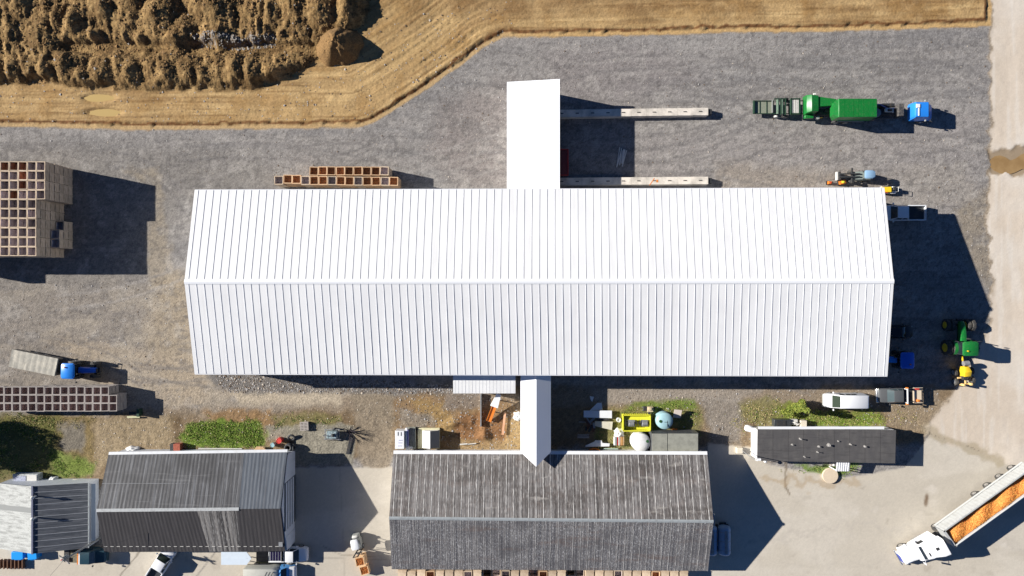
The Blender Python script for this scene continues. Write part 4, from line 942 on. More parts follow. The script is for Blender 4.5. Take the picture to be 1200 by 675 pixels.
# --- green harvester truck in the north yard
def wheel_set(t, xs_, y, r, w, rim): 
    for xx in xs_:
        for sg in (-1, 1): wheel(t, xx, sg * y, r, w, rim)
def green_truck():
    x0 = G(983, 126, 3.4)[0]; yc = G(983, 126.3, 3.4)[1]
    t = thing('box_truck', 'blue-cabbed dark truck carrying a tall covered green box, in the north gravel yard', 'truck', (x0, yc, 0), 0)
    Lb = G(1028, 0, 3.4)[0] - x0; hb = 1.2
    b = MB(); b.box(Lb / 2, 0, 2.35, Lb, 2 * hb, 2.1); b.build('cargo_box', GREEN, t, bevel=.06)
    b = MB(); b.add([(0, -hb, 1.4), (0, hb, 1.4), (-.5, hb * .7, 2.0), (-.5, -hb * .7, 2.0), (0, -hb, 3.2), (0, hb, 3.2), (-.5, hb * .6, 3.0), (-.5, -hb * .6, 3.0)], [(0, 1, 2, 3), (4, 7, 6, 5), (0, 4, 5, 1), (1, 5, 6, 2), (2, 6, 7, 3), (3, 7, 4, 0)]); b.build('rear_cowl', GREEN, t)
    b = MB(); 
    for i in range(1, 8): b.box(i * Lb / 8, 0, 3.405, .05, 2 * hb - .1, .02)
    b.build('roof_ribs', GREEN, t); b = boxpart('drip_rail', t, LGREY, Lb / 2, -hb - .06, 1.35, Lb * .7, .12, .12)
    c = MB()
    for sg in (-1, 1): c.box(4.7, sg * .45, .95, 10.6, .16, .3)
    c.build('chassis', DARK, t)
    e = MB(); e.box(Lb + 1.0, .75, 1.35, 1.6, .5, .7); e.box(Lb + 2.6, .95, 1.1, 1.7, .4, .5); e.box(Lb + 2.0, 0, 1.25, 1.2, .9, .6); e.build('engine_deck', DARK, t, bevel=.05)
    e = MB(); e.box(Lb + 2.2, 0, 1.12, 4.6, 1.7, .12); e.box(Lb + 3.9, .1, 1.6, .7, 1.6, .9); e.box(Lb + .4, -.95, 1.3, .7, .3, .6); e.build('deck_plate', mat('oily_deck', (.05, .048, .05), [((6, 6, 6), 4, .45, .62, (.2, .18, .15), .6)], rough=.6), t, bevel=.03)
    e = MB(); e.cyl((Lb + .75, -.25, 1.3), (Lb + .75, -.25, 1.95), .55, n=20); e.build('fan_housing', STEEL, t)
    e = MB(); e.box(Lb + 2.5, -.1, 1.75, .9, .08, .2); e.box(Lb + 2.5, .35, 1.75, .9, .08, .2); e.box(Lb + 2.95, .12, 1.75, .12, .7, .2); e.box(Lb + 2.0, .1, 1.8, .3, .4, .3); e.build('pump', OFFW, t, bevel=.02)
    e = MB(); e.tube([(Lb + .4, .8, 1.7), (Lb + 1.2, .85, 1.9), (Lb + 2.4, .3, 1.7), (Lb + 3.4, .5, 1.4)], .06); e.build('hose', PURP, t)
    xc = G(1065, 0, 2.3)[0] - x0 + .65
    k = MB(); k.hull([(xc, .95, .82, .9, 2.45), (xc + .15, 1.12, 1.0, .8, 2.62), (xc + 1.75, 1.15, 1.02, .8, 2.62), (xc + 2.3, 1.14, 1.04, .8, 1.85), (xc + 2.85, 1.05, .92, .8, 1.45), (xc + 3.0, .85, .7, .8, 1.25)], k=.2); k.build('cab', BLUE, t)
    g = MB(); g.add([(xc + 1.82, -.92, 2.56), (xc + 1.82, .92, 2.56), (xc + 2.33, .98, 1.85), (xc + 2.33, -.98, 1.85), (xc + 1.7, -.92, 2.5), (xc + 1.7, .92, 2.5), (xc + 2.2, .98, 1.8), (xc + 2.2, -.98, 1.8)], [(3, 2, 1, 0), (4, 5, 6, 7), (0, 1, 5, 4), (1, 2, 6, 5), (2, 3, 7, 6), (3, 0, 4, 7)]); g.build('windshield', DBLUE if False else mat('blue_glass', (.01, .05, .25), rough=.1), t)
    a = MB(); a.box(xc + .35, .45, 2.68, .5, .5, .1); a.box(xc + .45, -.35, 2.66, .16, 1.0, .1); a.build('air_deflector', WHITE, t, bevel=.02)
    mirrors(t, xc + 1.7, 1.15, 2.0, LGREY); boxpart('bumper', t, CHROME, xc + 3.05, 0, .75, .15, 2.2, .3, bevel=.04)
    lights(t, xc + 2.98, None, .7, 1.05, 0)
    a = MB(); a.tube([(xc + 2.2, -1.15, 1.9), (xc + 2.6, -1.5, 2.0)], .03); a.build('antenna', DARK, t)
    wheel_set(t, (.9, 2.2), 1.05, .52, .5, STEEL); wheel_set(t, (xc + 1.9,), 1.08, .52, .3, CHROME)
    # loader behind
    xl, yl = G(884, 125, 1.2); l = thing('conveyor_loader', 'green conveyor loader with open roller frames and a chute, behind the green box truck', 'loader', (xl, yl, 0), 0)
    def X_(px, h=1.3): return G(px, 0, h)[0] - xl
    f = MB(); ya, yb = .85, -.85
    f.box(X_(884.6), 0, .9, .18, 1.75, .35)
    for y in (ya, yb): f.box((X_(884) + X_(943)) / 2, y, .9, X_(943) - X_(884), .09, .14)
    for px in (892, 900, 908, 917, 926, 935): f.box(X_(px), 0, .82, .1, 1.7, .1)
    f.build('frame', mat('dark_green_frame', (.02, .05, .03), rough=.5), l)
    m = MB(); m.box((X_(886) + X_(906)) / 2, 0, .80, X_(906) - X_(886), 1.6, .04); m.build('belt', mat('dusty_belt', A(140, 146, 128), [((9, 9, 9), 3, .45, .7, .6, .7)], rough=.9), l)
    m = MB(); m.box(X_(906.2), .1, .95, .14, 1.7, .1); m.build('edge_bar', LGREY, l)
    for px in (912, 917): 
        m = MB(); m.cyl((X_(px), -.95, 1.15), (X_(px), .95, 1.15), .2, n=14); m.build('roller', mat('sage_drum', A(96, 120, 100), [((8, 8, 8), 3, .45, .65, A(60, 75, 66), .8)], rough=.6), l)
    m = MB(); m.box(X_(915), 0, 1.25, .1, 2.2, .2); m.box(X_(920.5), 0, 1.2, .12, 2.2, .3); m.box(X_(915), 1.05, 1.1, 1.6, .1, .4); m.build('roller_frame', mat('dark_green_frame', (0, 0, 0)), l)
    m = MB(); m.box(X_(932), .0, 1.25, .95, 1.75, .08)
    for i in range(4): m.box(X_(932) - .36 + i * .24, 0, 1.32, .1, 1.75, .08)
    m.build('chain_table', OFFW, l)
    m = MB(); 
    for y in (1.0, -1.0): m.box(X_(932), y, 1.25, 1.25, .14, .35)
    m.box(X_(927), 0, 1.25, .14, 2.1, .35); m.box(X_(937), 0, 1.25, .14, 2.1, .35); m.build('table_frame', mat('dark_green_frame', (0, 0, 0)), l)
    m = MB(); m.hull([(X_(942), 1.5, 1.5, .9, 2.2), (X_(946), 1.5, 1.4, .8, 2.7), (X_(954), 1.4, 1.3, .8, 2.6)], k=.15)
    m.v = [(v[0], v[1] * .8 + .1, v[2]) for v in m.v]; m.build('hopper', GREEN, l)
    m = MB(); m.add([(X_(954), .95, 1.5), (X_(954), -.25, 1.5), (X_(974), -.1, 1.9), (X_(974), .62, 1.9), (X_(954), 1.0, 2.45), (X_(954), -.3, 2.45), (X_(975), -.15, 2.5), (X_(975), .66, 2.5)], [(3, 2, 1, 0), (4, 5, 6, 7), (0, 1, 5, 4), (1, 2, 6, 5), (2, 3, 7, 6), (3, 0, 4, 7)]); m.build('chute', GREEN, l)
    m = MB(); m.box(X_(948), -1.35, 1.2, 1.15, .5, .5); m.build('side_box', GREEN, l, bevel=.05)
    m = MB(); m.box(X_(966), -.75, 1.0, 2.0, .8, .8); m.cyl((X_(960), -.9, 1.4), (X_(960), -.9, 1.8), .12, n=10); m.box(X_(968), -.6, 1.5, .6, .4, .3); m.build('gearbox', DARK, l, bevel=.05)
    m = MB(); m.cyl((X_(959), -1.45, .9), (X_(959), -1.45, 1.25), .28, .22, 14); m.build('canister', LGREY, l)
    m = MB(); m.box(X_(952), 1.45, 2.0, .3, .2, .2); m.build('lamp', LAMP, l)
    m = MB(); m.cyl((X_(912), -1.25, .5), (X_(912), -1.05, .5), .28, n=16); m.build('guide_wheel', LAMP if False else OFFW, l)
    for px in (920, 962): 
        for sg in (-1, 1): wheel(l, X_(px, .5), sg * 1.15, .45, .3, YELLOW if px > 950 else STEEL)
green_truck()

# --- telehandler, small compaction machines
def handler():
    x, y = G(1003, 206, 1.0); t = thing('lift_truck', 'small blue-grey lift truck with its black mast pointing left, north of the barn roof', 'lift truck', (x, y, 0), PI)
    b = MB(); b.hull([(-2.1, .5, .4, .5, 1.3), (-1.7, .6, .55, .45, 1.5), (-.3, .62, .55, .45, 1.3), (.4, .55, .5, .5, 1.0)], k=.12); b.build('body', mat('grey_green_paint', (.18, .21, .19), rough=.5), t)
    b = MB(); b.hull([(-1.95, .42, .3, 2.1, 2.22), (-1.6, .55, .5, 2.08, 2.28), (-.75, .55, .5, 2.08, 2.26), (-.6, .45, .4, 2.1, 2.2)], k=.08); b.build('canopy', mat('haze_blue', A(140, 175, 205), rough=.5), t)
    p = MB(); 
    for sx in (-1.85, -.75):
        for sy in (-.45, .45): p.cyl((sx, sy, 1.2), (sx * .98, sy, 2.12), .035, n=6)
    p.build('cab_frame', DARK, t); boxpart('seat', t, DARK, -1.3, 0, 1.6, .45, .45, .4, bevel=.05)
    m = MB(); m.box(1.0, .2, 1.35, 2.6, .16, .2, ry=.1); m.box(1.0, -.2, 1.35, 2.6, .16, .2, ry=.1); m.box(.6, 0, 1.15, .2, 2.0, .25); m.box(.5, .75, .8, .3, .3, .9); m.build('boom', DARK, t, bevel=.02)
    m = MB(); m.box(2.2, 0, .8, .25, 1.0, .8); m.build('carriage', DARK, t); boxpart('bucket', t, OFFW, 2.42, 0, .7, .12, 1.1, .5)
    for xx in (-1.55, .45):
        for sg in (-1, 1): wheel(t, xx, sg * .62, .38, .26, STEEL)
handler()
def compactor(label, px, py, s, col, body2, rz=0, name='plate_compactor'):
    x, y = G(px, py, .4); t = thing(name, label, 'compactor', (x, y, 0), rz)
    m = MB(); m.box(0, 0, .08, .75 * s, .6 * s, .1); m.box(.4 * s, 0, .15, .2 * s, .55 * s, .06, ry=-.5); m.build('base_plate', DARK, t)
    m = MB(); m.hull([(-.3 * s, .22 * s, .2 * s, .15, .45 * s + .1), (.25 * s, .24 * s, .2 * s, .15, .5 * s + .1)], k=.06); m.build('engine_cover', col, t)
    m = MB(); m.cyl((-.05 * s, 0, .5 * s), (-.05 * s, 0, .62 * s + .05), .13 * s, n=12); m.build('fuel_tank', body2, t)
    m = MB(); m.tube([(-.25 * s, .2 * s, .3), (-.8 * s, .2 * s, .8 * s), (-.8 * s, -.2 * s, .8 * s), (-.25 * s, -.2 * s, .3)], .025); m.build('handle', DARK, t)
compactor('small orange plate compactor, leftmost machine beside the north eave of the barn', 972.5, 214, .85, ORANGE, RED, PI)
compactor('orange and yellow plate compactor between the small orange one and the barn corner', 987, 213.5, 1.25, ORANGE, LEMON, .2)
def roller():
    x, y = G(1041.5, 222.5, .6); t = thing('ride_on_roller', 'small yellow, red and white ride-on roller at the northeast corner of the barn', 'roller', (x, y, 0), 0)
    m = MB(); m.hull([(-1.0, .4, .35, .4, .95), (.1, .45, .38, .35, 1.05), (.35, .4, .3, .4, .85)], k=.1); m.build('engine_cover', YELLOW, t)
    boxpart('side_panel', t, RED, -.55, -.42, .7, .6, .08, .4, bevel=.02); boxpart('deck', t, WHITE, .2, -.35, .62, 1.3, .35, .12, bevel=.02); boxpart('seat', t, DARK, .55, .1, .95, .4, .45, .4, bevel=.06)
    m = MB(); m.tube([(.9, -.3, .6), (.9, -.3, 1.3), (.9, .3, 1.3), (.9, .3, .6)], .03); m.build('handrail', STEEL, t)
    for xx in (-.75, .75): m = MB(); m.cyl((xx, -.45, .33), (xx, .45, .33), .33, n=20); m.build('drum', STEEL, t)
roller()

# --- grey tarped trailer behind the blue tractor
def tarped():
    x, y = G(39.5, 425, 1.6); t = thing('tarped_trailer', 'grey flat-topped trailer under a taut pale tarp, hitched to the blue tractor', 'trailer', (x, y, 0), math.radians(-11.5))
    b = MB(); b.box(0, 0, 1.1, 6.1, 2.3, 1.0); b.build('body', GREY, t, bevel=.03)
    v = MB(); n = 24; vs = []; r = random.Random(3)
    for i in range(n + 1):
        for j in range(9): vs.append((-3.1 + 6.2 * i / n, -1.18 + 2.36 * j / 8, 1.66 + .05 * (i % 3 == 0) + r.uniform(-.02, .02)))
    v.add(vs, [(i * 9 + j, (i + 1) * 9 + j, (i + 1) * 9 + j + 1, i * 9 + j + 1) for i in range(n) for j in range(8)])
    v.box(0, 0, 1.6, 6.2, 2.36, .1)
    v.build('tarp', mat('dusty_tarp', A(176, 172, 160), [((1.5, 1.5, 1.5), 5, .42, .66, A(205, 198, 182), .8), ((6, .6, 6), 3, .5, .7, A(140, 136, 126), .5)], rough=.9), t)
    m = MB(); m.add([(3.05, -.4, .7), (3.05, .4, .7), (4.6, 0, .7), (3.05, -.4, .85), (3.05, .4, .85), (4.6, 0, .85)], [(0, 2, 1), (3, 4, 5), (0, 3, 5, 2), (2, 5, 4, 1), (1, 4, 3, 0)]); m.build('drawbar', DARK, t)
    boxpart('front_board', t, CHAR, 3.16, 0, 1.2, .12, 2.2, 1.0)
    for xx in (-.7, .6):
        for sg in (-1, 1): wheel(t, xx, sg * 1.0, .45, .3, STEEL)
tarped()

# ------------------------------------------------------------------ wooden bins
def bin_mesh(name, wood, inner, sx, sy, sz):
    b = MB(); t = .06
    b.box(0, 0, .06, sx - .1, sy - .1, .04, 1)
    nb = 4; bh = (sz - .10) / nb
    for i in range(nb):
        z = .10 + bh * (i + .5)
        for sg in (-1, 1):
            b.box(0, sg * (sy / 2 - t / 2), z, sx, t, bh - .018); b.box(sg * (sx / 2 - t / 2), 0, z, t, sy - 2 * t - .004, bh - .018)
            b.box(0, sg * (sy / 2 - t - .008), z, sx - .12, .01, bh, 1); b.box(sg * (sx / 2 - t - .008), 0, z, .01, sy - .12, bh, 1)
    for sg in (-1, 1):
        for s2 in (-1, 1): b.box(sg * (sx / 2 - .09), s2 * (sy / 2 - .09), sz / 2, .075, .075, sz - .03)
        b.box(0, sg * (sy / 2 - .12), .04, sx, .10, .08)
    for sg in (-1, 1): b.box(0, sg * (sy / 2 - .045), sz - .012, sx + .004, .09, .03); b.box(sg * (sx / 2 - .045), 0, sz - .012, .09, sy - .19, .03)
    o = b.build(name, [wood, inner], smooth=False)
    me = o.data; bpy.data.objects.remove(o); return me
PALEW = mat('pale_new_wood', A(238, 200, 155), [((1.5, 1.5, 9), 4, .4, .7, A(200, 150, 100), .6)], rough=.8)
BIN = {}
for key, wd, inn, sz in (('tall', WOOD, WOODI, (1.12, 1.18, .915)), ('tallred', WOOD, WOODR, (1.12, 1.18, .915)), ('tan', WOODO, mat('bin_inside_tan', A(215, 172, 130), [((4, 4, 4), 4, .4, .7, A(160, 120, 92), .8)], rough=.9, rand=.3), (1.13, 1.13, .915)), ('tan2', WOOD, WOODI, (1.13, 1.13, .915)), ('grey', WOODG, mat('grey_inside', A(200, 180, 172), [((4, 4, 4), 4, .4, .7, A(150, 130, 125), .8)], rough=.9, rand=.2), (1.045, 1.07, .80)), ('one', PALEW, WOODR, (1.15, 1.15, .9)), ('flat', WOOD, WOOD, (1.13, 1.16, .9))):
    BIN[key] = bin_mesh('wooden_crate', wd, inn, *sz)
ORD = ['', 'first', 'second', 'third', 'fourth', 'fifth', 'sixth', 'seventh', 'eighth', 'ninth', 'tenth', 'eleventh', 'twelfth', 'thirteenth', 'fourteenth', 'fifteenth', 'sixteenth', 'seventeenth', 'eighteenth']
def crate(key, x, y, z, label, group, jit=.022, rz=0):
    o = bpy.data.objects.new('wooden_crate', BIN[key]); COL.objects.link(o)
    o.location = (x + random.uniform(-jit, jit), y + random.uniform(-jit, jit), z); o.rotation_euler = (0, 0, rz + random.uniform(-.03, .03))
    o['label'] = label; o['category'] = 'crate'; o['group'] = group
    return o
LAY = ['bottom', 'second', 'third', 'fourth', 'fifth', 'top']
# tall corner stack
x_e, y_n = -59.15, 16.05
for r in range(10):
    ncol = 5 if r < 4 else 4
    for c in range(-1, ncol):
        for l in range(6):
            if not (l == 5 or c == ncol - 1 or r == 9 or (r in (3, 4) and c >= 2)): continue
            cx = x_e - (4 - c + .5) * 1.14; cy = y_n - (r + .5) * 1.2
            fr = ncol - c
            if l == 5: lb = f'crate on top of the tall stack, {ORD[r + 1]} row down, {ORD[fr]} from its east edge'
            elif c == ncol - 1: lb = f'east-face crate of the tall stack, {ORD[r + 1]} row down, {LAY[l]} layer'
            elif r in (3, 4): lb = f'inner crate of the tall stack, {ORD[r + 1]} row down, {ORD[fr]} from its east edge, {LAY[l]} layer'
            else: lb = f'south-face crate of the tall stack, {ORD[fr]} from its east edge, {LAY[l]} layer'
            k = 'tallred' if (r < 4 and random.random() < .3) else 'tall'
            crate(k, cx, cy, l * .92, lb, 'wooden crates of the tall stack at the left edge')
for r, nl in ((6, 2), (7, 3), (8, 3)):
    for l in range(nl):
        crate('tall', x_e - .57, y_n - (r + .5) * 1.2, l * .92, f'low side-column crate of the tall stack, {ORD[r + 1]} row down, {LAY[l]} layer', 'wooden crates of the tall stack at the left edge')
for c in range(-9, -1):
    for l in range(6):
        crate('tall', x_e - (4 - c + .5) * 1.14, y_n - 9.5 * 1.2, l * .92, f'crate of the tall stack beyond the left edge of the photo, {ORD[-c]} column, {LAY[l]} layer', 'wooden crates of the tall stack at the left edge')
for c in (-10, -9):
    for l in range(6):
        crate('tall', x_e - (4 - c + .5) * 1.14, y_n - 10.5 * 1.2, l * .92, f'lowest-row crate beyond the left edge, {"outer" if c == -10 else "inner"} column, {LAY[l]} layer', 'wooden crates of the tall stack at the left edge')
# stack at the north side of the barn
p0 = G(321.5, 211, 2.76); pitch = (G(466.5, 0, 2.76)[0] - p0[0]) / 14
for c in range(14):
    yy = p0[1] - (.0 if c not in (1, 2) else -.12) - (c * .012)
    for l in range(3):
        crate('tan' if c % 3 else 'tan2', p0[0] + pitch * (c + .5), yy, l * .92, f'front-row crate by the north eave, {ORD[c + 1]} from the left, {("bottom", "middle", "top")[l]} layer', 'wooden crates stacked along the north side of the barn')
for c in range(9):
    for l in range(3):
        if l < 2 and c not in (0, 8): continue
        crate('tan' if c != 8 else 'tan2', p0[0] + pitch * (c + 4.45), p0[1] + 1.19, l * .92, f'back-row crate by the north eave, {ORD[c + 1]} from the left, {("bottom", "middle", "top")[l]} layer', 'wooden crates stacked along the north side of the barn')
# grey stack at the left, below the blue tractor
x_e2, y_n2 = G(137, 0, 2.4)[0], G(0, 453, 2.4)[1]
for r in range(3):
    for c in range(0, 16):
        if r == 0 and c == 0: continue
        for l in range(3):
            edge = (c == (1 if r == 0 else 0)) or (r == 0 and c < 15) or (l == 2)
            if not edge: continue
            if r == 0 and l < 2 and c > 9: continue
            cx = x_e2 - (c + .5) * 1.058; cy = y_n2 - (r + .5) * 1.09
            crate('grey', cx, cy, l * .805, f'grey crate in the long stack under the blue tractor, {("north", "middle", "south")[r]} row, {ORD[c + 1 - (r == 0)]} from right, {("bottom", "middle", "top")[l]} layer'.replace('in the long stack under the blue tractor', 'below the blue tractor'), 'grey crates in the long low stack at the left')
# crates along the south wall of the warehouse
x0 = G(466, 0, 1.8)[0]
skip = {9: 1, 10: 1, 15: 1, 19: 1, 20: 1}
yy = G(0, 675, 1.8)[1] + .12
k = 0
for i in range(31):
    x = x0 + (i + .5) * 1.24
    if i in (2,): pass
    nl = 1 if i in (9, 10, 14, 18, 19) else 2
    for l in range(nl):
        cc = crate('flat' if l == 1 and i % 4 != 3 else ('tall' if i % 3 else 'tan'), x, yy + random.uniform(-.08, .08), l * .92, f'{("lower", "upper")[l]} crate along the warehouse south wall, {ORD[i + 1] if i < 18 else ORD[31 - i]} from its {"left" if i < 18 else "right"} end', 'wooden crates along the south wall of the warehouse', .03)
        if l == 1 and i % 4 != 3: cc.rotation_euler = (PI, 0, random.uniform(-.03, .03)); cc.location.z = 1.84

# ------------------------------------------------------------------ yard lift truck with crates
def forklift():
    x, y = G(418, 638, 1.2); t = thing('forklift', 'forklift lifting wooden crates in the concrete yard left of the warehouse', 'forklift', (x, y, 0), math.radians(-78))
    b = MB(); b.hull([(-1.25, .45, .38, .3, 1.1), (-1.0, .55, .5, .25, 1.2), (.0, .56, .52, .25, 1.05), (.8, .52, .48, .3, .75)], k=.12); b.build('body', LGREY, t)
    r = MB(); r.hull([(-.95, .42, .34, 2.05, 2.14), (-.6, .52, .46, 2.04, 2.18), (.2, .52, .46, 2.04, 2.16), (.4, .45, .4, 2.05, 2.12)], k=.05); r.build('canopy', WHITE, t)
    p = MB()
    for sx, sx2 in ((-.9, -.7), (.65, .3)):
        for sy in (-.42, .42): p.cyl((sx, sy, .9), (sx2, sy, 2.06), .035, n=6)
    p.build('cab_frame', DARK, t); boxpart('seat', t, DARK, -.4, 0, 1.2, .45, .45, .4, bevel=.05); boxpart('gas_bottle', t, OFFW, -1.05, 0, 1.3, .3, .7, .3, bevel=.1)
    m = MB()
    for sy in (-.3, .3): m.box(1.05, sy, 1.5, .12, .12, 2.8)
    for z in (.4, 1.4, 2.85): m.box(1.05, 0, z, .08, .7, .1)
    m.build('mast', DARK, t)
    f = MB()
    for sy in (-.25, .25): f.box(1.75, sy, .12 + .78, 1.2, .12, .05)
    f.box(1.2, 0, 1.1, .06, .9, .5); f.build('fork', STEEL, t)
    for xx, rr in ((-.85, .28), (.6, .34)):
        for sg in (-1, 1): wheel(t, xx, sg * .5, rr, .22, STEEL)
forklift()
gx, gy = G(421.5, 658.5, 1.9)
crate('one', gx, gy, .94, 'open wooden crate of brown produce raised on the forks of the yard forklift', 'wooden crates carried by the forklift', 0, math.radians(12))
gx, gy = G(426.5, 664.5, .9)
crate('one', gx + .05, gy - .45, .02, 'tilted wooden crate standing in front of the one raised on the forks', 'wooden crates carried by the forklift', 0, math.radians(14))
crate('one', *G(419.5, 648.5 + 9.5, 0)[:2], .02, 'wooden crate on the ground directly under the one raised on the forks', 'wooden crates carried by the forklift', 0, math.radians(12)).location = (gx + 40, 0, 0) if False else (G(421.5, 658.5, 1.9)[0], G(421.5, 658.5, 1.9)[1], .015)
def produce(px, py, h, rz, lab):
    x, y = G(px, py, h); m = MB(); n = 14; r = random.Random(px); vs = []
    for i in range(n + 1):
        for j in range(n + 1): vs.append((-.5 + i / n, -.5 + j / n, h - .05 + r.uniform(-.05, .05)))
    m.add(vs, [(i * (n + 1) + j, (i + 1) * (n + 1) + j, (i + 1) * (n + 1) + j + 1, i * (n + 1) + j + 1) for i in range(n) for j in range(n)])
    m.box(0, 0, h - .3, .98, .98, .1)
    o = m.build('produce', mat('brown_produce', A(180, 105, 45), [((14, 14, 14), 3, .45, .62, A(95, 55, 25), .9)], rough=.9), None, (x, y, 0), smooth=False); o.rotation_euler = (0, 0, rz)
    o['label'] = lab; o['category'] = 'produce'; o['kind'] = 'stuff'
produce(421.5, 658.5, 1.84, math.radians(12), 'brown roots filling the crate raised on the forks')
o_ = G(426.5, 664.5, .9); m_ = produce(426.5 + .45, 664.5 + 4.0, .9, math.radians(14), 'brown roots filling the tilted crate in front of the forklift')

# ------------------------------------------------------------------ concrete push walls with lifting hooks, timber pile, red hopper
def push_wall(label, y0, y1, py0a, py0b, marks=()):
    h = 1.0; xa, xb = 1.5, G(830, 0, h)[0]
    ya, yb = G(0, py0a, h)[1], G(0, py0b, h)[1]
    t = thing('concrete_wall', label, 'wall', ((xa + xb) / 2, ya, 0))
    n = 12; L = (xb - xa) / n
    b = MB()
    for i in range(n):
        cx = xa + (i + .5) * L; cy = ya + (yb - ya) * (i + .5) / n
        b.box(cx, cy, .34, L - .012, 1.05, .72); b.box(cx, cy, .84, L - .012, .98, .3)
    b.build('wall_block', CONC, t, world=True)
    for i in range(n):
        cx = xa + (i + .5) * L; cy = ya + (yb - ya) * (i + .5) / n
        k = MB(); k.box(cx, cy, .992 + .0, .45, .12, .012); k.tube([(cx - .12, cy, .99), (cx - .08, cy, 1.12), (cx + .08, cy, 1.12), (cx + .12, cy, .99)], .022); k.build('lifting_hook', DARK, t, world=True)
    k = MB(); k.box(xb + .3, yb, .45, .5, .7, .8); k.box(xb + .15, yb + .3, .8, .4, .12, .12); k.box(xb + .15, yb - .3, .8, .4, .12, .12); k.build('end_bracket', DARK, t, world=True, bevel=.04)
    for px, c in marks:
        x = G(px, 0, h)[0]; k = MB(); k.box(x, ya, 1.003, .1, 1.15, .008, rz=-.6); k.box(x + .7, ya + .1, 1.003, .25, .35, .008); k.build('paint_mark', c, t, world=True)
push_wall('long low concrete wall running east from the middle of the loading canopy', 0, 0, 133.5, 130.5)
push_wall('long low concrete wall with an orange mark, close along the north eave of the barn', 0, 0, 213, 211.3, marks=((764, ORANGE),))
t = thing('timber_pile', 'loose pile of grey timber boards lying in the shade of the loading canopy', 'timber pile', (*G(728, 185), 0), math.radians(80))
r_ = random.Random(9)
for i in range(7):
    boxpart('board', t, mat('silvered_board', (.70, .68, .64), [((1, 8, 8), 4, .4, .7, .7, .5)], rough=.8), r_.uniform(-.25, .25), -.42 + i * .14, .08 + .07 * (i % 3), 2.5 + r_.uniform(-.6, .3), .13, .05, rz=r_.uniform(-.12, .12))
x, y = G(659, 190, 2.0); t = thing('red_hopper', 'dull red steel hopper sticking out from under the loading canopy', 'hopper', (x, y, 0))
b = MB(); b.box(-.4, 0, 1.3, 2.4, 3.4, 1.2, top=(1, 1)); b.build('body', MAROON, t, bevel=.04)
b = MB(); b.box(.76, 0, 1.93, .12, 3.5, .1); b.box(-.4, 1.7, 1.93, 2.4, .12, .1); b.box(-.4, -1.7, 1.93, 2.4, .12, .1); b.build('rim', RED, t)
for sx in (-1.3, .5):
    for sy in (-1.4, 1.4): boxpart('leg', t, DARK, sx, sy, .35, .12, .12, .72)

# ------------------------------------------------------------------ trench form, conveyor and planks south of the lean-to
x, y = G(568, 480); 
t = thing('low_curb', 'low thin grey curb wall edging a dark gap below the lean-to', 'curb', (x - .5, y, 0)); b = MB(); b.box(-.0, 0, .2, .12, 4.4, .75); b.build('kerb_wall', CONC, t); boxpart('cap_rail', t, STEEL, 0, 0, .6, .16, 4.4, .05)
x, y = G(579, 477, 1.5); t = thing('belt_elevator', 'short orange belt elevator with a white hood rising under the lean-to', 'conveyor', (x, y, 0), math.radians(70))
b = MB(); b.box(-1.0, 0, .75, 2.6, .5, .14, ry=-.35); b.box(-1.0, .3, .85, 2.6, .06, .22, ry=-.35); b.box(-1.0, -.3, .85, 2.6, .06, .22, ry=-.35); b.build('belt_frame', ORANGE, t)
b = MB(); b.add([(0, -.55, 1.2), (0, .55, 1.2), (1.9, .3, 2.0), (1.9, -.3, 2.0), (0, -.5, 1.5), (0, .5, 1.5), (1.9, .3, 2.15), (1.9, -.3, 2.15)], [(3, 2, 1, 0), (4, 5, 6, 7), (0, 1, 5, 4), (1, 2, 6, 5), (2, 3, 7, 6), (3, 0, 4, 7)]); b.build('hood', WHITE, t)
for sx, hh in ((-.9, .7), (.8, 1.3)):
    for sy in (-.28, .28): boxpart('leg', t, DARK, sx, sy, hh / 2, .07, .07, hh)
def plank(label, p0, p1, w, z, m, name='plank'):
    a = Vector((*G(*p0), z)); b = Vector((*G(*p1), z)); c = (a + b) / 2; L = (b - a).length
    mb = MB(); mb.box(0, 0, 0, L, w, .06); mb.box(L * .3, 0, -.05, .08, w * .9, .05) if False else None
    return solo(mb, name, m, label, 'plank', (c.x, c.y, z), math.atan2(b.y - a.y, b.x - a.x), bevel=.008)
plank('long pinkish plank lying on the dug earth beside the orange elevator', (592, 483), (589, 509), .3, .33, mat('pinkish_wood', A(228, 178, 142), [((1, 8, 8), 4, .4, .7, A(190, 140, 105), .7)], rough=.8))
def tarp(label, px, py, w, h, m, hgt_=.35, seed=1, rz=0, name='tarp', cat='tarp'):
    x, y = G(px, py, .2); r = random.Random(seed); mb = MB(); n = 14
    vs = []
    for i in range(n + 1):
        for j in range(n + 1):
            u, v = i / n * 2 - 1, j / n * 2 - 1; d = max(0, 1 - (u * u + v * v) * .55)
            jx = 1 + .12 * math.sin(5 * v + seed) ; jy = 1 + .12 * math.sin(4 * u + seed * 2)
            vs.append((u * w / 2 * jx * math.sqrt(1 - v * v * .35), v * h / 2 * jy * math.sqrt(1 - u * u * .35), hgt_ * d + .09 * math.sin(7 * u + seed) * math.cos(6 * v) * d + .05 + r.uniform(-.02, .02)))
    mb.add(vs, [(i * (n + 1) + j, (i + 1) * (n + 1) + j, (i + 1) * (n + 1) + j + 1, i * (n + 1) + j + 1) for i in range(n) for j in range(n)])
    base = len(vs)
    rim = [i * (n + 1) for i in range(n + 1)] + [n * (n + 1) + j for j in range(1, n + 1)] + [i * (n + 1) + n for i in range(n - 1, -1, -1)] + list(range(n - 1, 0, -1))
    mb.v += [(vs[k][0] * 1.02, vs[k][1] * 1.02, -.2) for k in rim]
    for i in range(len(rim)): mb.f.append((rim[i], rim[(i + 1) % len(rim)], base + (i + 1) % len(rim), base + i)); mb.m.append(0)
    return solo(mb, name, m, label, cat, (x, y, .02), rz)
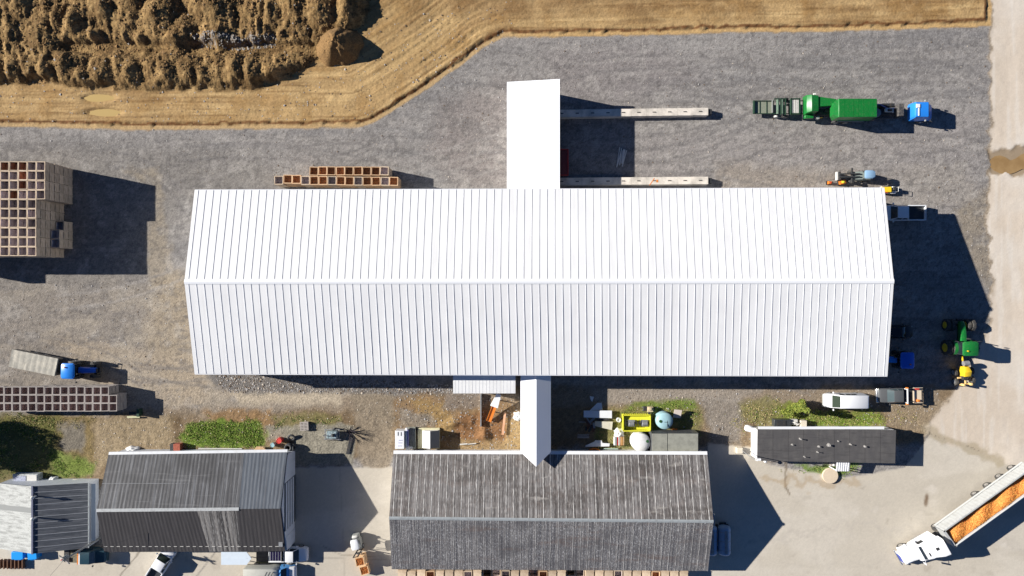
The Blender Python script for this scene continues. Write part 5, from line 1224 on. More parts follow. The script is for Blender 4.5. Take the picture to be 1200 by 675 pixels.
CLOTH = mat('white_tarp', (.68, .68, .66), [((3, 3, 3), 4, .45, .7, (.45, .43, .40), .4)], rough=.8)
tarp('crumpled white tarp on the sand just left of the covered passage', 606, 488, 1.0, 1.2, CLOTH, .3, 3)
# pipes lying, sheds on pads
def pipe(label, pts, r, m=OFFW, z=.2, cat='pipe', name='pipe'):
    P = [(*G(*p), z) for p in pts]; c = P[0]
    mb = MB(); mb.tube([(p[0] - c[0], p[1] - c[1], 0) for p in P], r, 8)
    return solo(mb, name, m, label, cat, c)
pipe('short white pipe lying on the rubble north of the warehouse', [(539, 520.5), (548, 519.8)], .10)
pipe('second white pipe end to end with the first on the rubble', [(548.5, 520.2), (558, 519.2)], .07)
def gen_shed():
    x, y = G(504.5, 514.5, 1.2); 
    t = thing('small_hut', 'tiny gabled hut with half white, half dark roof on a pale yellow slab', 'hut', (x, y, 0))
    b = MB(); b.box(-.35, -.1, .12, 2.95, 2.75, .34); b.build('slab', mat('cream_slab', A(214, 208, 170), [((3, 3, 3), 4, .45, .7, .8, .5)], rough=.8), t, bevel=.02)
    b = MB(); b.box(.05, 0, .75, 1.9, 2.1, 1.2); b.build('wall', WHITE, t)
    r = MB(); r.slab([(-1.08, -1.15, 1.35), (0, -1.15, 1.72), (0, 1.15, 1.72), (-1.08, 1.15, 1.35)], .06); r.build('roof', WHITE, t, smooth=False)
    r = MB(); r.slab([(0, -1.15, 1.72), (1.2, -1.15, 1.3), (1.2, 1.15, 1.3), (0, 1.15, 1.72)], .06); r.build('roof', GREY, t, smooth=False)['label'] = 'dark grey half of the roof'
    b = MB(); b.box(-.3, -1.3, .8, .5, .25, .5); b.build('meter_box', STEEL, t)
gen_shed()
def cooling():
    x, y = G(469, 514.5, 1.0); t = thing('refrigeration_unit', 'white slatted refrigeration unit with a violet side, at the northwest corner of the warehouse', 'cooling unit', (x, y, 0))
    b = MB(); b.box(0, 0, .75, 1.2, 2.4, 1.5); b.build('casing', WHITE, t, bevel=.03)
    for i, (sx, sy) in enumerate(((-.2, .8), (.2, .78), (.15, -.05), (.1, -.4), (.05, -.8))): boxpart('vent_slot', t, PURP if i > 1 else GREY, sx, sy, 1.51, .1 if i < 2 else .5, .5 if i < 2 else .06, .03)
    b = MB(); b.box(.85, .2, .95, .28, 2.6, .5); b.box(.95, -1.2, .6, .5, .5, .6); b.box(1.3, -1.25, .4, .5, .3, .4); b.build('duct', WHITE, t, bevel=.03)
    b = MB(); b.box(1.03, .1, .8, .06, 2.3, .9); b.build('side_panel', PURP, t)
cooling()
x, y = G(482.5, 513.5, .5); mb = MB(); mb.box(0, 0, .25, 1.05, 2.9, .5)
for i in range(4): mb.box(0, -1.1 + i * .73, .515, 1.0, .05, .03)
solo(mb, 'concrete_block', mat('mossy_concrete', A(156, 158, 146), [((3, 3, 3), 4, .42, .68, A(120, 122, 112), .8)], rough=.9), 'grey concrete block between the white refrigeration unit and the tiny hut', 'concrete block', (x, y, 0), .03, bevel=.03)

# ------------------------------------------------------------------ junk yard between passage and tanks
def sheet(label, pts, z, m, cat='panel', name='sheet_panel', t=.08, tilt=0):
    P = [G(*p, z) for p in pts]; cx = sum(p[0] for p in P) / len(P); cy = sum(p[1] for p in P) / len(P)
    mb = MB(); q = [(p[0] - cx, p[1] - cy) for p in P]; mb.prism(q, [0.0 + tilt * (a[0]) for a in q], [t + tilt * a[0] for a in q])
    return solo(mb, name, m, label, cat, (cx, cy, z), 0, bevel=.012)
BEIGEP = mat('beige_panel', A(222, 216, 196), [((2, 2, 2), 4, .45, .7, .8, .5)], rough=.7)
sheet('small white triangular sheet, the northernmost scrap beside the passage shadow', [(691, 464), (696, 465), (694, 471), (692, 468)], .1, WHITE)
sheet('white sheet panel with a slanted side, lying above the two long panels', [(691, 481), (700, 472), (705, 472), (706, 480)], .2, WHITE)
sheet('long white panel half in the shade, upper of the two long panels', [(684, 481), (717, 481), (717, 490), (684, 489)], .45, WHITE, t=.12)
sheet('long beige panel with a slanted edge, lower of the two long panels', [(697, 493.5), (718, 494), (717, 504), (697, 499)], .3, BEIGEP, t=.1)
sheet('worn black grate lying between the white and beige panels', [(698, 490.5), (713, 490.5), (716, 492.8), (700, 493)], .2, DARK)
t = thing('scrap_heap', 'heap of rusty brown scrap metal in the shade left of the beige panel', 'scrap heap', (*G(691, 501), 0))
r_ = random.Random(2)
for i in range(11): boxpart('scrap_piece', t, (RUST, RUST, STEEL, DARK)[i % 4], r_.uniform(-.55, .55), r_.uniform(-1, 1), .15 + .05 * i, r_.uniform(.3, 1.1), r_.uniform(.1, .4), r_.uniform(.05, .25), rz=r_.uniform(0, 3), ry=r_.uniform(-.2, .2))
t = thing('garden_bench', 'weathered bench frame standing in the shade below the scrap heap', 'bench', (*G(683.5, 511, .4), 0))
for i in range(3): boxpart('slat', t, WOODG, 0, -.2 + i * .18, .45, 1.6, .12, .04)
for sx in (-.65, .65):
    for sy in (-.2, .2): boxpart('leg', t, WOODG, sx, sy, .22, .07, .07, .44)
plank('thin grey pole lying in the passage shade above the scrap heap', (678, 494), (688, 494.5), .09, .2, WOODG, 'pole')
x, y = G(725, 492, .4); mb = MB(); mb.lathe((0, 0, 0), (0, 0, 1), [(0, .26), (.3, .32), (.55, .30), (.56, .22), (.4, .2)], 20); solo(mb, 'tub', WHITE, 'small round white tub on the grass left of the yellow container', 'tub', (x, y, .02))
tarp('bundled white tarp on the grass below the small round tub', 725.5, 507.5, 1.3, 1.35, CLOTH, .55, 5)
t = thing('board_stack', 'stack of striped white, orange and brown boards below the bundled white tarp', 'board stack', (*G(725.5, 517, .5), 0))
for i in range(7): boxpart('board', t, (WHITE, LGREY, RED if i == 2 else WOODO, OFFW, WOODO, mat('light_brown_board', A(200, 150, 90), rough=.8), PLANK)[i % 7], -.62 + i * .2, 0, .3 + .05 * (i % 2), .16, 1.1, .5, bevel=.01)
sheet('white cross-shaped sheet lying by the north wall of the warehouse', [(686, 522), (697, 517), (697, 515.8), (705, 516), (706, 519), (714.5, 519.5), (714, 523), (686, 523.5)], .4, WHITE)
x, y = G(696, 527.5, .4); mb = MB(); mb.lathe((0, 0, .1), (0, 0, 1), [(0, .35), (.45, .75), (.5, .78), (.46, .7), (.1, .3)], 22); o = solo(mb, 'orange_tub', ORANGE, 'orange tub tucked against the north wall of the warehouse', 'tub', (x, y - .1, 0)); o.scale = (1, .55, 1)
pipe('pale green pipe lying along the north wall of the warehouse', [(707, 525.3), (724, 525.6)], .08, mat('pale_green', A(170, 190, 175), rough=.6))
def yellow_container():
    x, y = G(746, 495.5, 1.0); t = thing('open_container', 'bright yellow open-topped container holding grey machine parts, left of the blue tank', 'container', (x, y, 0))
    w, d, h = 3.6, 2.1, 1.0; b = MB()
    for sg in (-1, 1):
        b.box(0, sg * d / 2, h / 2 + .1, w, .07, h); b.box(sg * w / 2, 0, h / 2 + .1, .07, d - .08, h); 
        for i in range(12): b.box(-w / 2 + .2 + i * (w - .4) / 11, sg * (d / 2 + .04), h / 2 + .1, .08, .05, h - .1)
        b.box(0, sg * d / 2, h + .12, w + .1, .14, .08); b.box(sg * w / 2, 0, h + .12, .14, d, .08)
    b.box(0, 0, .2, w - .08, d - .08, .1); b.build('shell', LEMON, t)
    p = MB(); p.box(.1, .62, .7, w - .3, .7, .06, rx=-.35); p.build('sloped_panel', LEMON, t)
    for sx in (-.7, 1.1):
        m = MB(); m.box(sx, -.05, .75, 1.0, .85, .5); m.cyl((sx - .35, -.1, 1.05), (sx + .35, -.1, 1.05), .26, n=14); m.build('machine_block', STEEL, t, bevel=.03)
    m = MB(); m.cyl((-1.6, 0, 1.1), (1.6, 0, 1.1), .05, n=8)
    for sx in (-1.45, -.05, .35, 1.5): m.box(sx, 0, 1.1, .07, .8, .12)
    m.build('drive_shaft', DARK, t)
yellow_container()
def engine():
    x, y = G(760, 479.5, .5); t = thing('old_engine', 'tan engine block with black fittings on the grass above the yellow container', 'engine', (x, y, 0))
    b = MB(); b.box(.2, 0, .45, .8, .7, .6); b.box(.15, .1, .85, .4, .4, .25); b.build('block', mat('tan_engine', A(214, 196, 160), [((8, 8, 8), 3, .45, .65, .6, .7)], rough=.6), t, bevel=.05)
    b = MB(); b.cyl((.62, 0, .45), (.8, 0, .45), .28, n=14); b.box(-.45, .05, .4, .45, .6, .5); b.box(.1, -.55, .4, .3, .4, .3); b.build('fitting', DARK, t, bevel=.03)
    boxpart('base_rail', t, STEEL, 0, .2, .08, 1.6, .1, .12); boxpart('base_rail', t, STEEL, 0, -.2, .08, 1.6, .1, .12)
engine()
def tank(name, label, px, py, r, h, m, lid, arm=False):
    x, y = G(px, py, h * .9); t = thing(name, label, 'tank', (x, y, 0))
    b = MB(); b.lathe((0, 0, 0), (0, 0, 1), [(0, r), (h * .78, r), (h * .86, r * .97), (h * .94, r * .8), (h, r * .42), (h + .02, r * .2)], 40); b.build('body', m, t)
    b = MB(); b.cyl((lid[0], lid[1], h * .93), (lid[0], lid[1], h + .06), .19, n=18); b.build('lid', mat('dark_green_lid', (.03, .09, .03), rough=.5), t)
    if arm:
        b = MB(); b.box(.3, -.35, h + .0, .05, .9, .05); b.box(.1, -.1, h + .03, .4, .05, .05); b.build('pipe_arm', DARK, t)
    for z in (h * .25, h * .55):
        b = MB(); b.lathe((0, 0, z - .03), (0, 0, 1), [(0, r * 1.0), (.01, r * 1.012), (.05, r * 1.012), (.06, r)], 40); b.build('band', m, t)
tank('round_tank', 'pale blue round tank standing between the yellow container and the white board', 779.2, 493.5, 1.12, 1.75, SKYB, (-.62, 0), True)
tank('round_tank', 'larger white round tank with a green lid against the warehouse wall', 751.5, 519, 1.24, 2.0, mat('white_poly', (.74, .74, .72), [((2, 2, 2), 4, .45, .7, (.55, .53, .48), .4)], rough=.5), (.78, .25))
t = thing('lean_board', 'whitish board leaning upright on the grass right of the pale blue tank', 'board', (*G(794, 485, .8), 0), -.1); boxpart('panel', t, mat('pinkish_board', A(225, 212, 200), rough=.8), 0, 0, .75, 1.0, 1.2, .08, rx=.35); boxpart('prop', t, WOODG, .3, .4, .4, .07, .07, .8)
x, y = G(789.5, 504, .4); mb = MB(); mb.cyl((0, 0, 0), (0, 0, .5), .22, n=12); mb.cyl((.1, 0, .45), (.45, .15, .5), .1, n=10); solo(mb, 'orange_canister', ORANGE, 'small orange canister at the foot of the pale blue tank', 'canister', (x, y, .02))
def shipping():
    x, y = G(791, 518.5, 2.3); t = thing('shipping_container', 'grey container with a dusty two-piece top beside the white round tank', 'container', (x, y, 0))
    w, d, h = 6.15, 2.44, 2.3
    b = MB(); b.box(0, 0, h / 2, w, d, h)
    for sg in (-1, 1):
        for i in range(28): b.box(-w / 2 + .15 + i * (w - .3) / 27, sg * (d / 2 + .015), h / 2, .1, .04, h - .3)
        for s2 in (-1, 1): b.box(sg * (w / 2 - .06), s2 * (d / 2 - .04), h / 2 + .03, .14, .14, h + .05)
    b.build('body', GREY, t)
    ct = mat('dusty_top', A(158, 158, 146), [((1.2, 1.2, 1.2), 5, .42, .68, A(132, 132, 122), .8), ((9, 9, 9), 3, .5, .7, .8, .5)], rough=.9)
    for sx, ww in ((-2.02, 2.02), (1.05, 3.95)): boxpart('top_sheet', t, ct, sx, 0, h + .045, ww, d - .08, .05, bevel=.02)
    m = MB(); m.box(0, d / 2 + .02, h + .05, w, .06, .06); m.build('top_rail', CHAR, t)
shipping()

# ------------------------------------------------------------------ around the cabin
t = thing('gas_tank', 'white gas tank capsule at the northwest corner of the cabin', 'gas tank', (*G(878.5, 502.5, .9), 0), -.25)
b = MB(); b.lathe((-.62, 0, .75), (1, 0, 0), [(0, .1), (.08, .33), (.25, .44), (1.0, .44), (1.17, .33), (1.25, .1)], 24); b.build('shell', WHITE, t)
for sx in (-.35, .35): boxpart('foot', t, STEEL, sx, 0, .2, .12, .6, .42)
t = thing('air_handler', 'dark air handler with an open pale machine beside it, north of the cabin', 'air handler', (*G(927, 495.5, .8), 0))
boxpart('casing', t, CHAR, -1.2, 0, .55, 2.2, .95, 1.0, bevel=.04); boxpart('fan_grille', t, DARK, -1.4, 0, 1.08, 1.2, .7, .05)
b = MB(); b.box(.45, .1, .5, .9, .7, .6); b.box(.5, .1, 1.0, .5, .08, .5, ry=.4); b.box(1.0, -.2, .7, .6, .08, .4, rz=.5); b.build('machine', OFFW, t, bevel=.02)
boxpart('pallet_box', t, mat('beige_box', A(226, 216, 196), rough=.8), 1.65, -.1, .5, .8, .85, .9, bevel=.02)
t = thing('lamp_post', 'street lamp on a beige concrete base at the southwest corner of the cabin', 'street lamp', (*G(868, 527), 0))
boxpart('base', t, mat('beige_box', A(226, 216, 196), rough=.8), -.3, 0, .3, .8, .75, .6, bevel=.04)
b = MB(); b.cyl((0, 0, .3), (0, 0, 5.2), .06, .045, 10); b.build('pole', STEEL, t)
b = MB(); b.cyl((0, 0, 5.1), (.35, -.15, 5.35), .04, n=8); b.hull([(.3, .14, .1, 5.3, 5.42), (.75, .16, .12, 5.3, 5.46)], k=.05); b.build('lamp_head', WHITE, t)
x, y = G(973, 557.5, .3); mb = MB(); mb.lathe((0, 0, 0), (0, 0, 1), [(0, 1.0), (.32, 1.06), (.36, 1.02), (.37, .3)], 36); solo(mb, 'round_slab', mat('cream_round', A(222, 204, 178), [((3, 3, 3), 4, .45, .7, .85, .5)], rough=.9), 'round cream slab lying beside the cabin porch', 'slab', (x, y, .0))
t = thing('hose_reel', 'small chalky hose reel standing left of the porch canopy', 'hose reel', (*G(977, 544.5, .5), 0)); b = MB(); b.cyl((0, -.15, .4), (0, .15, .4), .28, n=16); b.build('reel', OFFW, t); boxpart('stand', t, STEEL, 0, 0, .15, .5, .3, .3)
t = thing('yard_post', 'short white post with a round cap below the corner of the cabin', 'post', (*G(893, 538), 0)); b = MB(); b.cyl((0, 0, 0), (0, 0, 1.1), .05, n=10); b.build('shaft', WHITE, t); b = MB(); b.lathe((0, 0, 1.05), (0, 0, 1), [(0, .1), (.1, .22), (.2, .2), (.28, .06)], 14); b.build('cap', WHITE, t)

# ------------------------------------------------------------------ dumpsters / tankers in the warehouse shade
for i, (px, lab) in enumerate(((836, 'shade-tinted grey tank trailer half under the east eave of the warehouse'), (849.5, 'shade-tinted grey tank trailer standing outermost in the shade east of the warehouse'))):
    x, y = G(px + (.5 if px > 840 else -1), 634.5, 1.8); t = thing('tank_trailer', lab, 'tank trailer', (x - (.1 if i == 0 else 0), y, 0), PI / 2, 'tank trailers in the shade east of the warehouse')
    b = MB(); b.lathe((-1.95, 0, 1.35), (1, 0, 0), [(0, .3), (.1, .68), (.3, .82), (3.6, .82), (3.8, .68), (3.9, .3)], 26); b.build('barrel', mat('shade_tinted_grey', (.26, .38, .52), [((3, 3, 3), 4, .45, .7, .8, .5)], rough=.45), t)  # grey barrel; the blue of the shade is put into its colour
    for xx in (-1.2, 0, 1.2): b = MB(); b.lathe((xx, 0, 1.35), (1, 0, 0), [(0, .82), (.01, .84), (.06, .84), (.07, .82)], 26); b.build('band', STEEL, t)
    b = MB(); b.box(0, 0, 2.2, 3.0, .35, .05); b.cyl((.5, 0, 2.1), (.5, 0, 2.32), .22, n=14); b.build('walkway', STEEL, t)
    boxpart('chassis', t, DARK, 0, 0, .62, 4.2, .9, .16)
    for xx in (-1.5, 1.4):
        for sg in (-1, 1): wheel(t, xx, sg * .72, .4, .24)

# ------------------------------------------------------------------ bits near the workshop and shed
tarp('white rubble bags heaped at the north wall of the workshop', 155.5, 527, 1.8, .95, CLOTH, .6, 11, name='rubble_bags', cat='bags')
x, y = G(207, 524, .7); t = thing('brick_box', 'small brick-red open box with a dark flue, at the workshop north wall', 'box', (x, y, 0)); b = MB(); b.box(.1, 0, .45, .9, .9, .9); b.build('body', mat('brick_red', A(176, 98, 78), [((6, 6, 6), 3, .45, .65, A(120, 66, 50), .7)], rough=.9), t, bevel=.02); boxpart('flue', t, DARK, -.6, 0, .4, .5, .9, .8)
for i in range(3): pipe(f'pale pipe by the workshop north wall, {("upper", "middle", "lowest")[i]} of three parallel ones', [(233, 525.2 + i * 1.7), (284 - i * 4, 525.6 + i * 1.7)], .06, OFFW, .12 + .02 * i)
x, y = G(327, 516.5, .8); mb = MB(); mb.lathe((0, 0, 0), (0, 0, 1), [(0, .36), (.3, .37), (.32, .385), (.34, .37), (.85, .37), (.88, .38), (.9, .34), (.86, .3)], 24); solo(mb, 'barrel', mat('coral_red', (.62, .06, .05), rough=.5), 'coral red barrel at the northeast corner of the workshop', 'barrel', (x, y, 0))
x, y = G(319.5, 521.5, .5); mb = MB(); mb.lathe((0, 0, 0), (0, 0, 1), [(0, .28), (.6, .3), (.62, .27), (.58, .24)], 20); solo(mb, 'bucket', SKYB, 'pale blue bucket between the coral red barrel and the lumber', 'bucket', (x, y, 0))
TIRE = MB(); TIRE.lathe((0, 0, 0), (0, 0, 1), [(.02, .30), (0, .42), (.06, .52), (.22, .52), (.28, .42), (.26, .30)], 26)
def tyre(label, x, y, z, rx=0, rz=0, inner=True):
    m = MB(); n = 26; prof = [(.05, .27), (.0, .40), (.05, .5), (.21, .5), (.26, .40), (.21, .27)]
    vs = []; 
    for t_, r_ in prof:
        for i in range(n): a = 2 * PI * i / n; vs.append((r_ * math.cos(a), r_ * math.sin(a), t_ - .13))
    k = len(prof); m.add(vs, [(j * n + i, j * n + (i + 1) % n, ((j + 1) % k) * n + (i + 1) % n, ((j + 1) % k) * n + i) for j in range(k) for i in range(n)])
    o = solo(m, 'old_tyre', mat('grey_rubber', (.06, .062, .065), [((5, 5, 5), 3, .45, .65, (.16, .16, .15), .5)], rough=.9), label, 'tyre', (x, y, z), rz, 'old tyres at the workshop corner'); o.rotation_euler = (rx, 0, rz)
bx, by = G(336.5, 525, 1.0)
for i in range(4): tyre(('bottom', 'second', 'third', 'top')[i] + ' tyre of the four stacked at the workshop corner', bx + .03 * i, by + .02 * (i % 2), .13 + .27 * i)
bx, by = G(341, 513, .5); tyre('tyre leaning over behind the stacked tyres at the workshop corner', bx, by, .35, .5, .3)
bx, by = G(344, 524.5, .5); tyre('tyre standing upright right of the stacked tyres at the workshop corner', bx, by, .5, PI / 2, PI / 2 + .1)
for i in range(5):
    plank(f'{("first", "second", "third", "fourth", "fifth")[i]} pale board from the wall in the lumber at the workshop corner', (296 + i * 1.5, 529.2 - i * 1.6), (315 - i * 1.2, 529.0 - i * 1.5), .15, .2 + .08 * i, PLANK, 'lumber_board')
t = thing('pallet_pile', 'small pile of grey pallets on the edge of the weeds, north of the concrete slab', 'pallets', (*G(356.5, 499.5, .4), 0), .05)
for l in range(3):
    m = MB(); z = .05 + l * .16
    for i in range(6): m.box(0, -.5 + i * .2, z + .09, 1.15, .13, .03)
    for sx in (-.5, 0, .5): m.box(sx, 0, z + .03, .09, 1.1, .09)
    m.build('pallet', WOODG, t)
def harrow():
    x, y = G(389, 509.5, .7); t = thing('crop_sprayer', 'grey and pale blue mounted machine parked alone on the worn slab', 'farm implement', (x, y, 0))
    m = MB(); m.box(0, 0, .7, 1.5, 1.1, .5, top=(.9, .85)); m.build('body', mat('dull_blue_grey', A(160, 178, 184), [((4, 4, 4), 4, .42, .62, A(90, 104, 104), .8)], rough=.6), t, bevel=.06)
    m = MB(); m.box(0, -.65, .45, 2.3, .1, .12); m.box(0, .68, .45, 2.1, .08, .12); m.box(.9, 0, .5, .1, 1.5, .12); m.box(-.95, 0, .5, .1, 1.4, .12); m.tube([(-1.0, 0, .5), (-1.0, 0, 1.3), (-.5, 0, 1.2)], .05); m.build('frame', STEEL, t)
    for i in range(5): m = MB(); m.tube([(-.8 + i * .4, -.68, .45), (-.8 + i * .4 + .1, -.85, .15)], .035); m.build('tine', DARK, t)
    m = MB(); m.cyl((.2, -.2, .95), (.2, .2, .95), .22, n=14); m.build('drum', DARK, t)
    for sg in (-1, 1): wheel(t, .2, sg * .75, .3, .15)
harrow()
def dead_shrub(label, px, py, h, n, seed, spread=1.0):
    x, y = G(px, py); r = random.Random(seed); t = thing('bare_shrub', label, 'shrub', (x, y, 0)); m = MB()
    for i in range(n):
        a = r.uniform(0, 2 * PI); e = r.uniform(.3, 1.3); L = h * r.uniform(.6, 1.0)
        p = [Vector((0, 0, 0))]; d = Vector((math.cos(a) * math.cos(e) * spread, math.sin(a) * math.cos(e) * spread, math.sin(e)))
        for k in range(4): p.append(p[-1] + d * (L / 4) + Vector((r.uniform(-.08, .08), r.uniform(-.08, .08), 0)))
        for k in range(4): m.cyl(tuple(p[k]), tuple(p[k + 1]), .05 * (1 - k * .22), .05 * (1 - (k + 1) * .22), 5)
        q = p[2]
        for s in (-1, 1): m.cyl(tuple(q), tuple(q + d * L * .35 + Vector((-d.y, d.x, 0)) * s * L * .22), .022, .008, 4)
    m.build('branches', mat('dark_twig', (.03, .022, .03), rough=.9), t)
    m = MB(); m.cyl((0, 0, -.2), (0, 0, .5), .09, .06, 8); m.build('stump', mat('dark_twig', (0, 0, 0)), t)
dead_shrub('dark leafless shrub with spiky branches right of the parked grey machine', 409.5, 506, 2.1, 22, 5)
plank('dark flat strip in place of a shadow, from the bare shrub toward the workshop', (412, 512), (407.5, 532), .45, .12, DARK, 'shadow_strip')  # flat dark strip laid where a tapered shadow falls
t = thing('hand_trolley', 'small trolley with a pale bar and upright plate, right end of the grey crate stack', 'trolley', (*G(157, 486, .6), 0))
boxpart('deck', t, mat('pale_lime', A(214, 212, 170), rough=.6), -.2, -.35, .35, 1.7, .2, .1); boxpart('upright', t, mat('dark_green_frame', (0, 0, 0)), .75, .3, .6, .35, 1.0, .9, bevel=.03); boxpart('frame', t, DARK, -.1, .1, .3, 1.4, .5, .1)
for sx in (-.7, .5):
    wheel(t, sx, .3, .16, .08); wheel(t, sx, -.4, .16, .08)
# at the shed
x, y = G(29.5, 560.5, 1.0); t = thing('storage_crate', 'chalky white framed box on the grass behind the small shed', 'box', (x, y, 0)); boxpart('body', t, mat('chalky', A(196, 200, 198), [((3, 3, 3), 4, .42, .62, A(130, 134, 138), .8)], rough=.8), 0, 0, .5, 3.4, 1.1, 1.0, bevel=.04)
boxpart('lid', t, mat('chalky_blue', A(176, 182, 200), [((5, 5, 5), 4, .45, .62, A(120, 120, 150), .7)], rough=.7), -.7, -.1, 1.03, 1.6, .8, .06); boxpart('lid', t, OFFW, .9, 0, 1.03, 1.3, .9, .06)
tarp('round white sack heap between the chalky box and the shed roof', 62.5, 562.5, 1.3, .95, CLOTH, .6, 21, name='sack_heap', cat='sacks')
sheet('pale plank-like board propped along the shed north wall', [(82, 567), (86, 561.5), (101, 562.5), (102, 565.5)], .5, BEIGEP)
for i, (px, w) in enumerate(((20.5, 1.5), (38, 1.15))):
    x, y = G(px, 651, 1.0); t = thing('blue_container', ('wider bright blue bin at the shed south wall, left of the other', 'narrower bright blue bin at the shed south wall, right of the other')[i], 'bin', (x, y, 0), 0 if i == 0 else .1, 'bright blue bins at the shed south wall')
    b = MB(); b.box(0, 0, .5, w, .95, 1.0, top=(1.06, 1.06)); b.build('body', mat('bright_blue', (.01, .30, .80), rough=.4), t, bevel=.06); b = MB(); b.box(0, 0, 1.05, w + .06, 1.0, .09); b.build('lid', MATS['bright_blue'], t, bevel=.03); boxpart('handle', t, MATS['bright_blue'], 0, -.56, .95, w * .6, .08, .06)
t = thing('wooden_rack', 'rack of dark upright wooden slats in front of the blue bins', 'rack', (*G(14, 661, .4), 0))
for i in range(7): boxpart('slat', t, mat('brown_slat', A(120, 88, 66), rough=.9), -1.5 + i * .5, 0, .35, .12, 1.2, .5)
boxpart('rail', t, MATS['brown_slat'], 0, -.4, .15, 3.4, .1, .12); boxpart('rail', t, MATS['brown_slat'], 0, .4, .15, 3.4, .1, .12)
def teal_truck():
    x, y = G(103, 651.5, 1.2); t = thing('flatbed_truck', 'dark teal flatbed truck facing right, with an orange and white stripe behind its cab', 'truck', (x, y, 0), -.02)
    teal = paint('dark_teal', (.02, .055, .075), .2)
    b = MB(); b.hull([(2.4, .8, .7, .5, 1.1), (2.2, .95, .85, .45, 1.3), (1.2, 1.0, .92, .45, 1.45), (1.0, 1.0, .9, .45, 1.5)], k=.15); b.build('hood', teal, t)
    b = MB(); b.hull([(1.1, 1.0, .85, .45, 1.5), (.7, 1.02, .82, .45, 2.1), (-.5, 1.02, .82, .45, 2.12), (-.6, 1.0, .8, .45, 2.0)], k=.14); b.build('cab', teal, t)
    g = MB(); g.add([(1.1, -.8, 1.54), (1.1, .8, 1.54), (.72, .74, 2.1), (.72, -.74, 2.1), (1.0, -.8, 1.48), (1.0, .8, 1.48), (.62, .74, 2.0), (.62, -.74, 2.0)], [(0, 1, 2, 3), (7, 6, 5, 4), (0, 4, 5, 1), (1, 5, 6, 2), (2, 6, 7, 3), (3, 7, 4, 0)]); g.build('windshield', GLASS, t)
    b = MB(); b.box(-.85, 0, 1.55, .18, 1.9, .3); b.build('headboard', WHITE, t); b = MB(); b.box(-1.05, 0, 1.55, .16, 1.9, .3); b.build('stripe', ORANGE, t)
    b = MB(); b.box(-1.9, 0, 1.0, 1.5, 2.0, .12); b.box(-1.7, .2, 1.25, .9, .8, .4); b.build('deck', mat('dusty_deck', A(130, 124, 104), [((5, 5, 5), 4, .42, .62, .6, .7)], rough=.9), t, bevel=.02); boxpart('rear_box', t, DARK, -2.8, .1, 1.0, .7, 1.9, .5)
    mirrors(t, .9, 1.02, 1.6); lights(t, 2.3, -3.15, .7, .85, .8)
    for xx in (1.7, -1.9):
        for sg in (-1, 1): wheel(t, xx, sg * .88, .42, .28)
teal_truck()
def canopy2():
    x0, y0 = G(259, 647, 2.2); x1, y1 = G(289, 662, 2.2); xt = G(294.5, 0, 2.2)[0]; ym = (y0 + y1) / 2
    t = thing('entrance_canopy', 'pale white canopy with a pointed right end under the workshop eave', 'canopy', ((x0 + x1) / 2, ym, 0))
    r = MB(); r.prism([(x0, y1), (x1, y1), (xt, ym), (x1, y0), (x0, y0)], 2.1, 2.18); r.prism([(x0 + .06, ym + .02), (x1, ym + .02), (x1, ym - .02), (x0 + .06, ym - .02)], 2.18, 2.22); r.build('roof', mat('pale_blue_white', A(214, 226, 236), [((2, 2, 2), 4, .45, .7, .9, .5)], rough=.6), t, world=True)
    for x in (x0 + .2, x1 - .2): p = MB(); p.box(x, y1 + .2, 1.04, .1, .1, 2.1); p.build('post', STEEL, t, world=True)
canopy2()
def box_van():
    x, y = G(312, 673.5, 1.6); t = thing('delivery_truck', 'cream box truck with a bright blue cab at the bottom edge of the photo', 'truck', (x, y, 0), 0)
    b = MB(); b.hull([(1.6, .95, .8, .7, 2.0), (1.0, 1.05, 1.0, .7, 2.3), (-2.8, 1.05, 1.0, .7, 2.3)], k=.1); b.build('box_body', mat('cream_box', A(222, 220, 206), [((2, 2, 2), 4, .45, .7, .85, .5)], rough=.6), t)
    b = MB(); b.hull([(3.7, .75, .65, .5, 1.1), (3.5, .92, .85, .45, 1.2), (2.6, .95, .88, .45, 1.4), (2.0, .95, .8, .45, 1.9), (1.65, .95, .8, .45, 1.9)], k=.14); b.build('cab', mat('clear_blue', (.12, .35, .70), rough=.35), t)
    b = MB(); b.hull([(3.72, .7, .6, .48, 1.05), (3.55, .9, .84, .9, 1.23), (3.0, .9, .86, .9, 1.34), (2.95, .9, .86, .9, 1.35)], k=.12); b.build('hood', WHITE, t)
    g = MB(); g.add([(2.62, -.8, 1.44), (2.62, .8, 1.44), (2.05, .74, 1.92), (2.05, -.74, 1.92), (2.55, -.8, 1.35), (2.55, .8, 1.35), (2.0, .74, 1.82), (2.0, -.74, 1.82)], [(0, 1, 2, 3), (7, 6, 5, 4), (0, 4, 5, 1), (1, 5, 6, 2), (2, 6, 7, 3), (3, 7, 4, 0)]); g.build('windshield', GLASS, t)
    for i in range(3): boxpart('roof_slot', t, DARK, .2 + i * .4, .35, 2.31, .08, .7, .03, rz=-.5)
    mirrors(t, 2.3, .98, 1.4); lights(t, 3.6, -2.85, .65, .8, 1.0)
    for xx in (2.9, -1.7):
        for sg in (-1, 1): wheel(t, xx, sg * .88, .38, .26)
box_van()
t = thing('stair_ramp', 'grey timber ramp between the entrance canopy and the solar-panelled pickup', 'ramp', (*G(307, 654, .4), 0)); boxpart('deck', t, mat('weathered_deck', A(120, 112, 104), [((1, 9, 1), 3, .45, .65, .6, .8)], rough=.9), .2, .2, .4, 1.9, 1.3, .1); boxpart('edge_rail', t, mat('mossy_rail', A(130, 126, 92), rough=.9), .2, -.55, .45, 1.9, .14, .12)
